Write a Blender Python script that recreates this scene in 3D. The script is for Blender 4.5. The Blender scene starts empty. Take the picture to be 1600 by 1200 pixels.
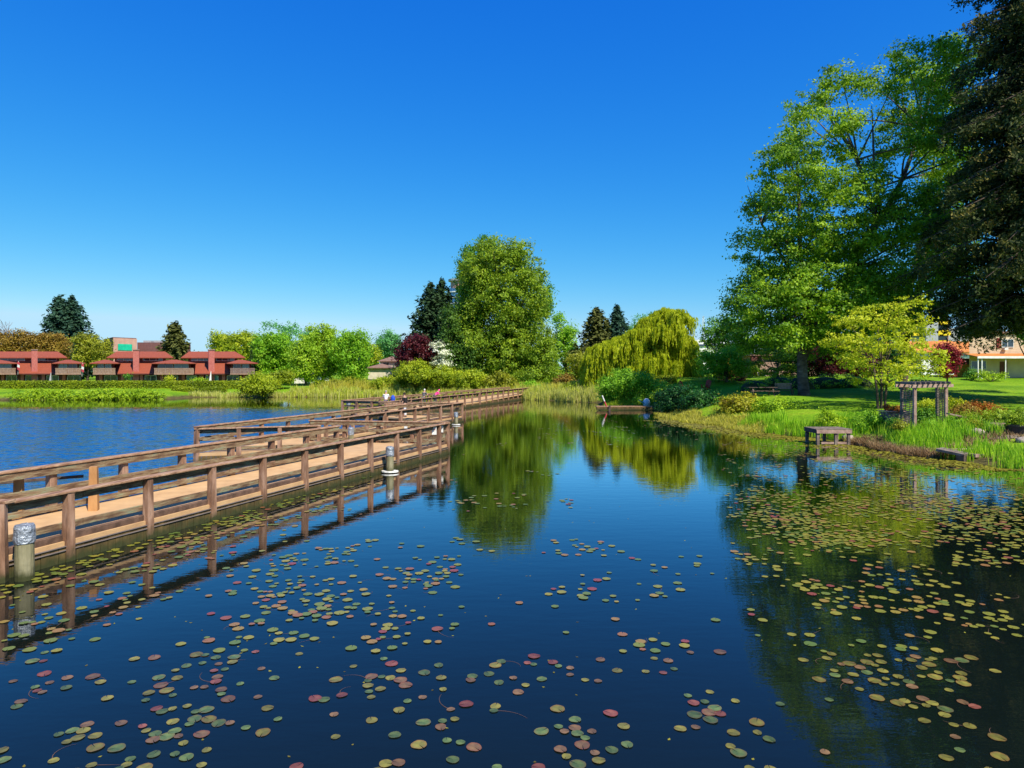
import bpy, math, random
import numpy as np
from mathutils import Vector
R = math.radians
rng = np.random.default_rng(7)
random.seed(7)
SC = bpy.context.scene
COL = SC.collection
# ------------------------------------------------------------ camera, sky, sun
H, F, HY = 4.0, 1067.0, 577.0           # eye height above the pond, focal length and horizon in photo pixels
cd = bpy.data.cameras.new("Camera"); cam = bpy.data.objects.new("Camera", cd); COL.objects.link(cam)
cam.location = (0, 0, H); cam.rotation_euler = (R(90), 0, 0)
cd.sensor_width = 36; cd.lens = 36*F/1600; cd.shift_y = -(600-HY)/1600
cd.clip_start = .1; cd.clip_end = 6000
SC.camera = cam
SUN = Vector((0.50, -0.66, 0.98)).normalized()
sun_el = math.asin(SUN.z); sun_rot = math.atan2(SUN.x, SUN.y)
W = bpy.data.worlds.new("World"); SC.world = W; W.use_nodes = True
nt = W.node_tree; nt.nodes.clear()
sky = nt.nodes.new('ShaderNodeTexSky'); sky.sky_type = 'NISHITA'; sky.sun_disc = False
sky.sun_elevation = sun_el; sky.sun_rotation = sun_rot; sky.air_density = 1.0; sky.dust_density = 0.2; sky.ozone_density = 3.5
EXPO = 0.55
def wm(op, x, y_):
    n = nt.nodes.new('ShaderNodeMath'); n.operation = op
    for i, v in enumerate((x, y_)):
        if isinstance(v, (int, float)): n.inputs[i].default_value = v
        else: nt.links.new(v, n.inputs[i])
    return n.outputs[0]
sep = nt.nodes.new('ShaderNodeSeparateColor'); nt.links.new(sky.outputs[0], sep.inputs[0])
com = nt.nodes.new('ShaderNodeCombineColor')
for i, (a_, g_, top_) in enumerate(((1.735, 2.26, .50), (1.11, 1.06, .80), (1.10, .35, 1.0))):      # deeper, polarised-looking blue
    v = wm('MINIMUM', wm('MULTIPLY', wm('POWER', wm('MULTIPLY', sep.outputs[i], .1), g_), a_), top_)
    nt.links.new(wm('MULTIPLY', v, 10/2**EXPO), com.inputs[i])
bg = nt.nodes.new('ShaderNodeBackground'); bg.inputs[1].default_value = 0.10
wo = nt.nodes.new('ShaderNodeOutputWorld')
nt.links.new(com.outputs[0], bg.inputs[0]); nt.links.new(bg.outputs[0], wo.inputs[0])
sl = bpy.data.lights.new("Sun", 'SUN'); sl.energy = 5.0; sl.angle = R(.5); sl.color = (1, .91, .74)
so = bpy.data.objects.new("Sun", sl); COL.objects.link(so); so.rotation_euler = SUN.to_track_quat('Z', 'Y').to_euler()
SC.view_settings.view_transform = 'Standard'; SC.view_settings.look = 'None'
SC.view_settings.exposure = EXPO; SC.view_settings.gamma = 1
SC.render.engine = 'CYCLES'
SC.cycles.max_bounces = 6; SC.cycles.transparent_max_bounces = 8
SC.cycles.caustics_reflective = False; SC.cycles.caustics_refractive = False

# ------------------------------------------------------------ helpers
def P(px, py, Y): return ((px-800)/F*Y, Y, H-(py-HY)/F*Y)
def WX(px, Y): return (px-800)/F*Y
def WZ(py, Y): return H-(py-HY)/F*Y
ORG = {}
def thing(name, label, cat, loc=(0, 0, 0), group=None):
    o = bpy.data.objects.new(name, None); COL.objects.link(o)
    o.location = loc; o.empty_display_size = .3
    o['label'] = label; o['category'] = cat
    if group: o['group'] = group
    ORG[o.name] = np.array(loc, float)
    return o
def tag(o, label, cat, group=None):
    o['label'] = label; o['category'] = cat
    if group: o['group'] = group
    return o
def obj(name, me, parent=None, label=None, kind=None):
    o = bpy.data.objects.new(name, me); COL.objects.link(o)
    if parent is not None:
        o.parent = parent; ORG[o.name] = ORG[parent.name]
    if label: o['label'] = label
    if kind: o['kind'] = kind
    return o
def npmesh(name, V, Fa, mat, parent=None, tint=None, label=None, kind=None, smooth=False, origin=None):
    """V (N,3) world coordinates, Fa (M,k) faces; tint (M,) per-face value"""
    V = np.asarray(V, float)
    if parent is not None: V = V-ORG[parent.name]
    elif origin is not None: V = V-np.array(origin, float)
    Fa = np.asarray(Fa, np.int32)
    me = bpy.data.meshes.new(name)
    M, k = Fa.shape
    me.vertices.add(len(V)); me.vertices.foreach_set('co', V.astype(np.float32).ravel())
    me.loops.add(M*k); me.loops.foreach_set('vertex_index', Fa.ravel())
    me.polygons.add(M); me.polygons.foreach_set('loop_start', (np.arange(M)*k).astype(np.int32))
    me.update(calc_edges=True); me.validate()
    if tint is not None:
        a = me.attributes.new('tint', 'FLOAT', 'FACE'); a.data.foreach_set('value', np.asarray(tint, np.float32))
    if smooth: me.polygons.foreach_set('use_smooth', np.ones(M, bool))
    me.materials.append(mat)
    o = obj(name, me, parent, label, kind)
    if parent is None and origin is not None: o.location = origin; ORG[o.name] = np.array(origin, float)
    return o
class MB:
    def __init__(s): s.v = []; s.f = []
    def add(s, vs, fs):
        n = len(s.v); s.v += [tuple(v) for v in vs]; s.f += [tuple(i+n for i in f) for f in fs]; return s
    def box(s, x0, x1, y0, y1, z0, z1):
        return s.add([(x0,y0,z0),(x1,y0,z0),(x1,y1,z0),(x0,y1,z0),(x0,y0,z1),(x1,y0,z1),(x1,y1,z1),(x0,y1,z1)],
                     [(3,2,1,0),(4,5,6,7),(0,1,5,4),(1,2,6,5),(2,3,7,6),(3,0,4,7)])
    def beam(s, p, q, w, h, up=(0,0,1), ch=0.0):
        p = Vector(p); q = Vector(q); d = (q-p).normalized(); up = Vector(up)
        sd = d.cross(up)
        if sd.length < 1e-4: sd = d.cross(Vector((0, 1, 0)))
        sd.normalize(); u2 = sd.cross(d)
        a = sd*w/2; b = u2*h/2
        if ch > 0:
            ca = sd*min(ch, w*.4); cb = u2*min(ch, h*.4)
            ring = [-a+ca-b, a-ca-b, a-b+cb, a+b-cb, a-ca+b, -a+ca+b, -a+b-cb, -a-b+cb]
        else: ring = [-a-b, a-b, a+b, -a+b]
        n = len(ring)
        vs = [p+r for r in ring]+[q+r for r in ring]
        fs = [(i, i+n, (i+1) % n+n, (i+1) % n) for i in range(n)]+[tuple(range(n)), tuple(range(2*n-1, n-1, -1))]
        return s.add(vs, fs)
    def cyl(s, p, q, r0, r1=None, n=12, cap=True):
        if r1 is None: r1 = r0
        p = Vector(p); q = Vector(q); d = (q-p).normalized()
        a = d.orthogonal().normalized(); b = d.cross(a)
        vs = []
        for c, r in ((p, r0), (q, r1)):
            for i in range(n):
                t = 2*math.pi*i/n; vs.append(c+a*math.cos(t)*r+b*math.sin(t)*r)
        fs = [(i, (i+1) % n, (i+1) % n+n, i+n) for i in range(n)]
        if cap: fs += [tuple(range(n-1, -1, -1)), tuple(range(n, 2*n))]
        return s.add(vs, fs)
    def tube(s, pts, rs, n=7):
        pts = [Vector(p) for p in pts]; m = len(pts); vs = []
        a = None
        for i, p in enumerate(pts):
            d = (pts[min(i+1, m-1)]-pts[max(i-1, 0)]).normalized()
            a = d.orthogonal().normalized() if a is None else (a-d*a.dot(d)).normalized()
            b = d.cross(a)
            for k in range(n):
                t = 2*math.pi*k/n; vs.append(p+(a*math.cos(t)+b*math.sin(t))*rs[i])
        fs = [(i*n+k, i*n+(k+1) % n, (i+1)*n+(k+1) % n, (i+1)*n+k) for i in range(m-1) for k in range(n)]
        fs += [tuple(range(n-1, -1, -1)), tuple(range((m-1)*n, m*n))]
        return s.add(vs, fs)
    def prism(s, poly, z0, z1):
        n = len(poly)
        vs = [(x, y, z0) for x, y in poly]+[(x, y, z1) for x, y in poly]
        return s.add(vs, [tuple(range(n-1, -1, -1)), tuple(range(n, 2*n))]+[(i, (i+1) % n, (i+1) % n+n, i+n) for i in range(n)])
    def slab(s, quad, th):
        """thick sheet from 4 corners (any orientation), th downwards"""
        vs = list(quad)+[(x, y, z-th) for x, y, z in quad]
        return s.add(vs, [(0,1,2,3),(7,6,5,4)]+[(i, i+4, (i+1) % 4+4, (i+1) % 4) for i in range(4)])
    def sphere(s, c, rx, ry, rz, nu=12, nv=8, jit=0):
        vs = []; 
        for j in range(nv+1):
            th = math.pi*j/nv
            for i in range(nu):
                ph = 2*math.pi*i/nu; k = 1+random.uniform(-jit, jit)
                vs.append((c[0]+rx*k*math.sin(th)*math.cos(ph), c[1]+ry*k*math.sin(th)*math.sin(ph), c[2]+rz*k*math.cos(th)))
        fs = [(j*nu+i, (j+1)*nu+i, (j+1)*nu+(i+1) % nu, j*nu+(i+1) % nu) for j in range(nv) for i in range(nu)]
        return s.add(vs, fs)
    def build(s, name, mat, parent=None, label=None, kind=None, smooth=False, origin=None):
        o_ = ORG[parent.name] if parent is not None else (np.array(origin, float) if origin is not None else np.zeros(3))
        me = bpy.data.meshes.new(name)
        me.from_pydata([(v[0]-o_[0], v[1]-o_[1], v[2]-o_[2]) for v in s.v], [], s.f); me.validate(); me.update()
        import bmesh
        bm = bmesh.new(); bm.from_mesh(me); bmesh.ops.recalc_face_normals(bm, faces=bm.faces[:]); bm.to_mesh(me); bm.free()
        if smooth:
            me.polygons.foreach_set('use_smooth', np.ones(len(me.polygons), bool))
        me.materials.append(mat)
        o = obj(name, me, parent, label, kind)
        if parent is None and origin is not None: o.location = origin; ORG[o.name] = np.array(origin, float)
        return o
def copy_tree(o, parent=None):
    c = o.copy(); COL.objects.link(c)
    if parent is not None: c.parent = parent
    ORG[c.name] = ORG.get(o.name, np.zeros(3))
    for ch in list(o.children): copy_tree(ch, c)
    return c

# ------------------------------------------------------------ materials
def newmat(name):
    m = bpy.data.materials.new(name); m.use_nodes = True; t = m.node_tree
    return m, t, t.nodes['Principled BSDF']
def ramp(t, fac, stops):
    r = t.nodes.new('ShaderNodeValToRGB'); e = r.color_ramp.elements
    while len(e) < len(stops): e.new(.5)
    for i, (p, c) in enumerate(stops): e[i].position = p; e[i].color = (*c, 1)
    t.links.new(fac, r.inputs[0]); return r
def noise(t, scale, detail=4, rough=.55, stretch=None, vec=None):
    n = t.nodes.new('ShaderNodeTexNoise'); n.inputs['Scale'].default_value = scale
    n.inputs['Detail'].default_value = detail; n.inputs['Roughness'].default_value = rough
    if vec is None:
        tc = t.nodes.new('ShaderNodeTexCoord'); vec = tc.outputs['Object']
    if stretch:
        mp = t.nodes.new('ShaderNodeMapping'); mp.inputs['Scale'].default_value = stretch
        t.links.new(vec, mp.inputs[0]); vec = mp.outputs[0]
    t.links.new(vec, n.inputs['Vector']); return n
def mat(name, stops, scale=3, rough=.7, bump=.0, bscale=None, stretch=None, spec=.3, metal=0, detail=5):
    m, t, b = newmat(name)
    b.inputs['Roughness'].default_value = rough; b.inputs['Specular IOR Level'].default_value = spec
    b.inputs['Metallic'].default_value = metal
    if isinstance(stops[0], (int, float)): stops = [(.3, tuple(c*.8 for c in stops)), (.7, tuple(min(1, c*1.15) for c in stops))]
    n = noise(t, scale, detail, stretch=stretch)
    r = ramp(t, n.outputs[0], stops); t.links.new(r.outputs[0], b.inputs['Base Color'])
    if bump:
        n2 = noise(t, bscale or scale*3, 5, stretch=stretch)
        bp = t.nodes.new('ShaderNodeBump'); bp.inputs['Strength'].default_value = bump; bp.inputs['Distance'].default_value = .05
        t.links.new(n2.outputs[0], bp.inputs['Height']); t.links.new(bp.outputs[0], b.inputs['Normal'])
    return m
def leafmat(name, c0, c1, c2, trans=.4, rough=.5, warm=1.25):
    m, t, b = newmat(name)
    a = t.nodes.new('ShaderNodeAttribute'); a.attribute_name = 'tint'
    r = ramp(t, a.outputs['Fac'], [(0, c0), (.5, c1), (1, c2)])
    t.links.new(r.outputs[0], b.inputs['Base Color']); b.inputs['Roughness'].default_value = rough
    b.inputs['Specular IOR Level'].default_value = .25
    tr = t.nodes.new('ShaderNodeBsdfTranslucent'); mx = t.nodes.new('ShaderNodeMixShader'); mx.inputs[0].default_value = trans
    hv = t.nodes.new('ShaderNodeHueSaturation'); hv.inputs['Value'].default_value = warm; hv.inputs['Hue'].default_value = .49
    t.links.new(r.outputs[0], hv.inputs['Color']); t.links.new(hv.outputs[0], tr.inputs[0])
    o = t.nodes['Material Output']
    t.links.new(b.outputs[0], mx.inputs[1]); t.links.new(tr.outputs[0], mx.inputs[2]); t.links.new(mx.outputs[0], o.inputs[0])
    return m
def glassmat(name, c=(.03, .05, .07)):
    m, t, b = newmat(name); b.inputs['Base Color'].default_value = (*c, 1); b.inputs['Roughness'].default_value = .05
    b.inputs['Specular IOR Level'].default_value = .8
    n = noise(t, .7, 1); bp = t.nodes.new('ShaderNodeBump'); bp.inputs['Strength'].default_value = .05
    t.links.new(n.outputs[0], bp.inputs['Height']); t.links.new(bp.outputs[0], b.inputs['Normal']); return m
M = {}
M['post'] = mat('post wood', [(.28, (.09,.045,.03)), (.48, (.24,.13,.08)), (.65, (.38,.23,.16)), (.82, (.34,.31,.22))], 5, .8, .5, 14, (1,1,.25))
M['cap'] = mat('rail cap wood', [(.25, (.15,.075,.045)), (.5, (.33,.19,.11)), (.75, (.50,.35,.23))], 3, .75, .45, 12, (4,.5,3), detail=8)
M['board'] = mat('rail board wood', [(.25, (.06,.033,.02)), (.42, (.16,.095,.055)), (.55, (.26,.19,.11)), (.68, (.22,.25,.16)), (.82, (.36,.34,.24))], 2.2, .8, .5, 9, (2.2,.7,6), detail=8)
M['fascia'] = mat('fascia wood', [(.25, (.05,.03,.015)), (.5, (.13,.08,.03)), (.75, (.24,.15,.06))], 3, .85, .5, 10, (1,1,.3))
M['deck'] = mat('deck surface', [(.2, (.36,.21,.105)), (.42, (.48,.30,.15)), (.6, (.53,.34,.17)), (.8, (.58,.39,.21))], 2.2, .9, .15, 30)
M['kerb'] = mat('kerb beam wood', [(.3, (.06,.035,.025)), (.7, (.17,.10,.07))], 4, .85, .4, 12)
M['pipe'] = mat('conduit', (.16,.13,.12), 4, .5)
M['pile'] = mat('pile wood', [(.25, (.09,.075,.04)), (.5, (.22,.20,.11)), (.75, (.36,.33,.22))], 5, .85, .5, 16, (1,1,.2))
M['foil'] = mat('silver wrap', [(.3, (.20,.23,.27)), (.7, (.46,.50,.56))], 8, .4, .9, 16, spec=.5, metal=.5)
M['white'] = mat('white paint', (.75,.75,.73), 3, .5)
M['grey'] = mat('grey paint', (.35,.36,.38), 3, .6)
M['redwhite'] = mat('red paint', (.55,.06,.08), 3, .5)
M['yellow'] = mat('yellow paint', (.80,.58,.02), 3, .6)
M['roof'] = mat('red roof tiles', [(.3, (.19,.042,.022)), (.7, (.34,.085,.042))], 5, .8, .4, 8, (1,3,1))
M['brick'] = mat('red brick', [(.3, (.28,.07,.05)), (.7, (.42,.13,.09))], 6, .85, .3, 20)
M['chim'] = mat('chimney brick', [(.3, (.42,.11,.09)), (.7, (.55,.18,.15))], 6, .85, .3, 20)
M['darkwall'] = mat('dark brown siding', [(.3, (.09,.03,.025)), (.7, (.17,.06,.05))], 3, .8)
M['balc'] = mat('weathered balcony wood', [(.3, (.34,.20,.13)), (.7, (.52,.35,.25))], 5, .8)
M['glass'] = glassmat('window glass'); M['tealglass'] = glassmat('teal window glass', (.10,.27,.28))
M['blueglass'] = glassmat('blue glass', (.05,.14,.32))
M['pinkwall'] = mat('pink brown cladding', [(.3, (.42,.23,.19)), (.7, (.52,.30,.25))], 1, .8)
M['maroonwall'] = mat('maroon cladding', (.17,.075,.075), 1, .8)
M['teal'] = mat('teal green panel', (.01,.42,.27), 1, .6)
M['beige'] = mat('beige siding', [(.3, (.52,.40,.27)), (.7, (.62,.49,.34))], 1.2, .8)
M['cream'] = mat('cream wall', (.62,.55,.45), 1.2, .8)
M['brownroof'] = mat('brown shingles', [(.3, (.17,.10,.075)), (.7, (.28,.17,.13))], 2, .85, .3, 8)
M['orangeroof'] = mat('orange roof', [(.3, (.42,.14,.03)), (.7, (.58,.22,.05))], 2, .8)
M['orangewall'] = mat('orange stained door', [(.3, (.62,.28,.02)), (.7, (.75,.38,.04))], 2, .7)
M['brownwall'] = mat('brown fascia', (.16,.10,.075), 2, .8)
M['fence'] = mat('reddish fence wood', [(.3, (.33,.12,.075)), (.7, (.48,.20,.13))], 3, .8, stretch=(6,6,1))
M['maroon'] = mat('maroon shutter', (.22,.025,.03), 2, .6)
M['red'] = mat('red painted wood', (.48,.04,.02), 3, .6)
M['greywood'] = mat('silvery grey wood', [(.25, (.07,.05,.045)), (.5, (.17,.13,.11)), (.75, (.29,.24,.21))], 5, .85, .5, 16)
M['darkwood'] = mat('dark old wood', [(.3, (.05,.035,.03)), (.7, (.14,.10,.08))], 5, .85, .5, 16)
M['pinkwood'] = mat('pinkish weathered wood', [(.3, (.24,.15,.12)), (.7, (.42,.29,.24))], 5, .85, .4, 16)
M['bark'] = mat('bark', [(.3, (.04,.028,.022)), (.7, (.12,.085,.065))], 4, .9, .8, 10, (1,1,.25))
M['birchbark'] = mat('pale birch bark', [(.35, (.05,.035,.028)), (.6, (.13,.10,.085)), (.8, (.34,.30,.27))], 1.4, .8, .5, 8, (1,1,2))
M['twig'] = mat('grey twigs', (.20,.14,.12), 4, .9)
M['stone'] = mat('garden stone', [(.3, (.24,.20,.16)), (.7, (.42,.36,.30))], 3, .9, .6, 8)
M['gravel'] = mat('gravel', [(.3, (.13,.10,.08)), (.5, (.25,.21,.17)), (.7, (.36,.31,.26))], 9, .95, .8, 20)
M['pot'] = mat('dark plastic pot', (.035,.03,.035), 3, .5)
M['tealc'] = mat('teal cloth', (.02,.35,.33), 3, .7)
def algae(m, z0=.04, z1=.30, col=(.04,.045,.014)):
    '''damp algae-stained band just above the water'''
    t = m.node_tree; b = t.nodes['Principled BSDF']; src = b.inputs['Base Color'].links[0].from_socket
    g = t.nodes.new('ShaderNodeNewGeometry'); sx = t.nodes.new('ShaderNodeSeparateXYZ'); t.links.new(g.outputs['Position'], sx.inputs[0])
    n = noise(t, 6, 4, vec=g.outputs['Position']); a = t.nodes.new('ShaderNodeMath'); a.operation = 'MULTIPLY_ADD'; a.inputs[1].default_value = -.35
    t.links.new(n.outputs[0], a.inputs[0]); t.links.new(sx.outputs[2], a.inputs[2])
    r = t.nodes.new('ShaderNodeMapRange'); r.inputs[1].default_value = z0-.17; r.inputs[2].default_value = z1-.17; t.links.new(a.outputs[0], r.inputs[0])
    x = t.nodes.new('ShaderNodeMixRGB'); x.inputs[1].default_value = (*col, 1); t.links.new(r.outputs[0], x.inputs[0]); t.links.new(src, x.inputs[2]); t.links.new(x.outputs[0], b.inputs['Base Color'])
for k_m in ('post', 'pile', 'fascia'): algae(M[k_m])
L = {}
L['birch'] = leafmat('birch leaves', (.05,.14,.010), (.19,.37,.016), (.42,.60,.03), .46)
L['cotton'] = leafmat('cottonwood leaves', (.07,.14,.012), (.21,.34,.016), (.42,.54,.035), .44)
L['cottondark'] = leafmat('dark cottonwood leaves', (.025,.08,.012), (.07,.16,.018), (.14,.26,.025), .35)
L['lime'] = leafmat('lime leaves', (.22,.31,.010), (.46,.53,.018), (.68,.70,.05), .42)
L['yellowgreen'] = leafmat('yellow green leaves', (.16,.25,.012), (.32,.42,.015), (.50,.55,.03), .4)
L['fresh'] = leafmat('fresh green leaves', (.09,.27,.012), (.22,.46,.02), (.40,.62,.04), .42)
L['green'] = leafmat('mid green leaves', (.04,.14,.015), (.09,.26,.02), (.20,.40,.03), .38)
L['bluegreen'] = leafmat('blue green leaves', (.05,.20,.05), (.12,.36,.10), (.24,.50,.16), .38)
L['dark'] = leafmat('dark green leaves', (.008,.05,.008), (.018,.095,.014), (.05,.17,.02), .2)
L['willow'] = leafmat('willow leaves', (.22,.29,.010), (.44,.52,.014), (.66,.72,.05), .45)
L['purple'] = leafmat('purple plum leaves', (.03,.004,.008), (.085,.010,.016), (.16,.025,.025), .25, warm=1.1)
L['maple'] = leafmat('red maple leaves', (.10,.008,.012), (.24,.015,.025), (.36,.04,.04), .3, warm=1.1)
L['bronze'] = leafmat('bronze spring leaves', (.14,.09,.015), (.28,.18,.025), (.36,.28,.04), .3)
L['olive'] = leafmat('olive leaves', (.12,.14,.012), (.28,.31,.02), (.42,.45,.03), .38)
L['blossom'] = leafmat('white blossom', (.30,.42,.18), (.72,.76,.55), (.85,.85,.76), .3)
L['conifer'] = leafmat('conifer needles', (.006,.022,.008), (.014,.045,.014), (.035,.075,.02), .1, .7)
L['coniferlight'] = leafmat('brownish conifer needles', (.025,.035,.008), (.065,.08,.015), (.12,.13,.025), .15, .7)
L['coniferblue'] = leafmat('bluish conifer needles', (.01,.035,.025), (.02,.065,.04), (.04,.09,.045), .1, .7)
L['cedar'] = leafmat('cedar sprays', (.016,.036,.009), (.06,.08,.018), (.30,.24,.055), .15, .7)
L['hedge'] = leafmat('hedge leaves', (.08,.14,.005), (.22,.29,.008), (.36,.42,.014), .3)
L['hedgelight'] = leafmat('clipped bush leaves', (.12,.25,.006), (.30,.47,.012), (.50,.64,.03), .32)
L['yew'] = leafmat('yew sprays', (.08,.16,.01), (.24,.36,.015), (.42,.52,.03), .3)
L['reed'] = leafmat('reed blades', (.30,.40,.03), (.52,.58,.06), (.74,.70,.30), .38)
L['reedbright'] = leafmat('iris blades', (.12,.32,.012), (.30,.55,.02), (.55,.74,.06), .42)
L['reedbrown'] = leafmat('dry reed blades', (.30,.33,.03), (.50,.48,.05), (.62,.56,.16), .35)
L['straw'] = leafmat('dead straw', (.16,.09,.035), (.30,.19,.09), (.42,.30,.16), .2)
L['orange'] = leafmat('orange moss leaves', (.20,.05,.006), (.36,.11,.008), (.45,.20,.02), .2)
L['rust'] = leafmat('rust and green shrub leaves', (.16,.11,.012), (.32,.32,.015), (.50,.50,.03), .3)
L['palereed'] = leafmat('pale spring reeds', (.26,.32,.05), (.46,.50,.09), (.66,.60,.26), .3)
L['limegreen'] = leafmat('lime green leaves', (.12,.26,.012), (.27,.46,.02), (.48,.64,.04), .42)
L['weed'] = leafmat('pond weed', (.10,.08,.012), (.22,.20,.02), (.34,.33,.03), .1)

# ------------------------------------------------------------ terrain
LAKE = np.array([(-130,-60),(-130,60),(-100,84),(-67,88.5),(-46,90.5),(-45,97),(-31,98),(-12,99.5),(-9.3,99),(-.9,93),(4.9,87),(10,81.5),(9.5,71.5),
    (14.6,69.5),(13.6,62),(13.2,54),(15,47.5),(16.1,43),(17.8,38.5),(18.7,34.8),(19.6,30.8),(20.3,27),(21.5,20),(23,0),(24,-60)], float)
def sdist(x, y):
    """distance to the shore, positive on land"""
    x = np.asarray(x, float); y = np.asarray(y, float)
    d = np.full(x.shape, 1e9); inside = np.zeros(x.shape, bool)
    n = len(LAKE)
    for i in range(n):
        ax, ay = LAKE[i]; bx, by = LAKE[(i+1) % n]
        ex, ey = bx-ax, by-ay
        t = np.clip(((x-ax)*ex+(y-ay)*ey)/(ex*ex+ey*ey), 0, 1)
        d = np.minimum(d, np.hypot(x-ax-t*ex, y-ay-t*ey))
        c = ((ay > y) != (by > y)) & (x < (bx-ax)*(y-ay)/((by-ay) if by != ay else 1e-9)+ax)
        inside ^= c
    return np.where(inside, -d, d)
def hgt(x, y):
    x = np.asarray(x, float); y = np.asarray(y, float)
    d = sdist(x, y)
    br = np.interp(y, [-60,20,30,36,45,60,72,82,120,400,1500], [.5,.6,.85,1.0,1.4,1.85,2.25,3.0,3.1,2.5,2.0])
    bl = np.interp(y, [80,100,112,160,400,1500], [.8,1.0,1.3,1.8,1.8,1.8])
    w = np.clip((x-4)/16, 0, 1); w = w*w*(3-2*w)
    B = bl*(1-w)+br*w
    wob = .07*np.sin(x*.7+y*.31)+.05*np.sin(x*.33-y*.9)
    out = B*(1-np.exp(-d/2.6))+wob*np.clip(d/4, 0, 1)
    return np.where(d > 0, out, np.maximum(d*.35, -1.6))
def gz(x, y): return float(hgt(np.array([x]), np.array([y]))[0])
def axis(vals):
    out = []
    for a, b, s in vals: out += list(np.arange(a, b, s))
    out.append(vals[-1][1]); return np.array(out)
gx = axis([(-2600,-400,220),(-400,-140,20),(-140,-20,2.5),(-20,8,1),(8,30,.4),(30,60,1),(60,140,5),(140,400,20),(400,2600,220)])
gy = axis([(-300,-60,40),(-60,20,5),(20,60,.5),(60,104,.8),(104,130,2),(130,200,5),(200,600,40),(600,4200,300)])
GX, GY = np.meshgrid(gx, gy); GZ = hgt(GX, GY)
nx, ny = len(gx), len(gy)
I = np.arange(nx*ny).reshape(ny, nx)
Fq = np.stack([I[:-1,:-1], I[:-1,1:], I[1:,1:], I[1:,:-1]], -1).reshape(-1, 4)
m, t, b = newmat('lawn and soil'); b.inputs['Roughness'].default_value = .9; b.inputs['Specular IOR Level'].default_value = .1
n1 = noise(t, .35, 6); r1 = ramp(t, n1.outputs[0], [(.3, (.10,.22,.008)), (.5, (.17,.33,.010)), (.62, (.22,.36,.014)), (.78, (.30,.38,.03))])
n1b = noise(t, 5, 6); r1b = ramp(t, n1b.outputs[0], [(.35, (.62,.62,.62)), (.65, (1.1,1.1,1.1))])
mxx = t.nodes.new('ShaderNodeMixRGB'); mxx.blend_type = 'MULTIPLY'; mxx.inputs[0].default_value = 1
t.links.new(r1.outputs[0], mxx.inputs[1]); t.links.new(r1b.outputs[0], mxx.inputs[2])
n2 = noise(t, 2.5, 5); r2 = ramp(t, n2.outputs[0], [(.3, (.05,.04,.015)), (.7, (.14,.12,.04))])
geo = t.nodes.new('ShaderNodeNewGeometry'); sp = t.nodes.new('ShaderNodeSeparateXYZ'); t.links.new(geo.outputs['Position'], sp.inputs[0])
ad = t.nodes.new('ShaderNodeMath'); ad.operation = 'MULTIPLY_ADD'; ad.inputs[1].default_value = .5; t.links.new(n2.outputs[0], ad.inputs[0]); t.links.new(sp.outputs[2], ad.inputs[2])
mr = t.nodes.new('ShaderNodeMapRange'); mr.inputs[1].default_value = .42; mr.inputs[2].default_value = .72; t.links.new(ad.outputs[0], mr.inputs[0])
mx = t.nodes.new('ShaderNodeMixRGB'); t.links.new(mr.outputs[0], mx.inputs[0]); t.links.new(r2.outputs[0], mx.inputs[1]); t.links.new(mxx.outputs[0], mx.inputs[2])
t.links.new(mx.outputs[0], b.inputs['Base Color'])
n3 = noise(t, 14, 4); bp = t.nodes.new('ShaderNodeBump'); bp.inputs['Strength'].default_value = .7; bp.inputs['Distance'].default_value = .1
t.links.new(n3.outputs[0], bp.inputs['Height']); t.links.new(bp.outputs[0], b.inputs['Normal'])
npmesh('ground', np.stack([GX, GY, GZ], -1).reshape(-1, 3), Fq, m, kind='structure', smooth=True)

# water ---------------------------------------------------------------
m, t, b = newmat('pond water')
b.inputs['Roughness'].default_value = .01
b.inputs['IOR'].default_value = 1.5; b.inputs['Specular IOR Level'].default_value = .85
geo = t.nodes.new('ShaderNodeNewGeometry'); sp = t.nodes.new('ShaderNodeSeparateXYZ'); t.links.new(geo.outputs['Position'], sp.inputs[0])
def mth(op, a, b_=None, c=None):
    n = t.nodes.new('ShaderNodeMath'); n.operation = op
    for i, v in enumerate((a, b_, c)):
        if v is None: continue
        if isinstance(v, (int, float)): n.inputs[i].default_value = v
        else: t.links.new(v, n.inputs[i])
    return n.outputs[0]
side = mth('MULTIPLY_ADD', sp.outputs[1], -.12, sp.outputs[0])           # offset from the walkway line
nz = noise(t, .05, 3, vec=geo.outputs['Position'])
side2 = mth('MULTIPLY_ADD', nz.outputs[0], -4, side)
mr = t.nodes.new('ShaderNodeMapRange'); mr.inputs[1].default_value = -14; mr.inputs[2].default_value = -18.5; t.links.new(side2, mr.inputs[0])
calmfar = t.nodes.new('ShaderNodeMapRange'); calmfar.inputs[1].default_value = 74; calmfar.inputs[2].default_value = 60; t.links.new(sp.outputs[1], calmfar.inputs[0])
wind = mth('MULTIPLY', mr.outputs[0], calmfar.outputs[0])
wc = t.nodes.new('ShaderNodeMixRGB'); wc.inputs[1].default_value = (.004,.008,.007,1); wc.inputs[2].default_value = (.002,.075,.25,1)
t.links.new(wind, wc.inputs[0]); t.links.new(wc.outputs[0], b.inputs['Base Color'])

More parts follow.
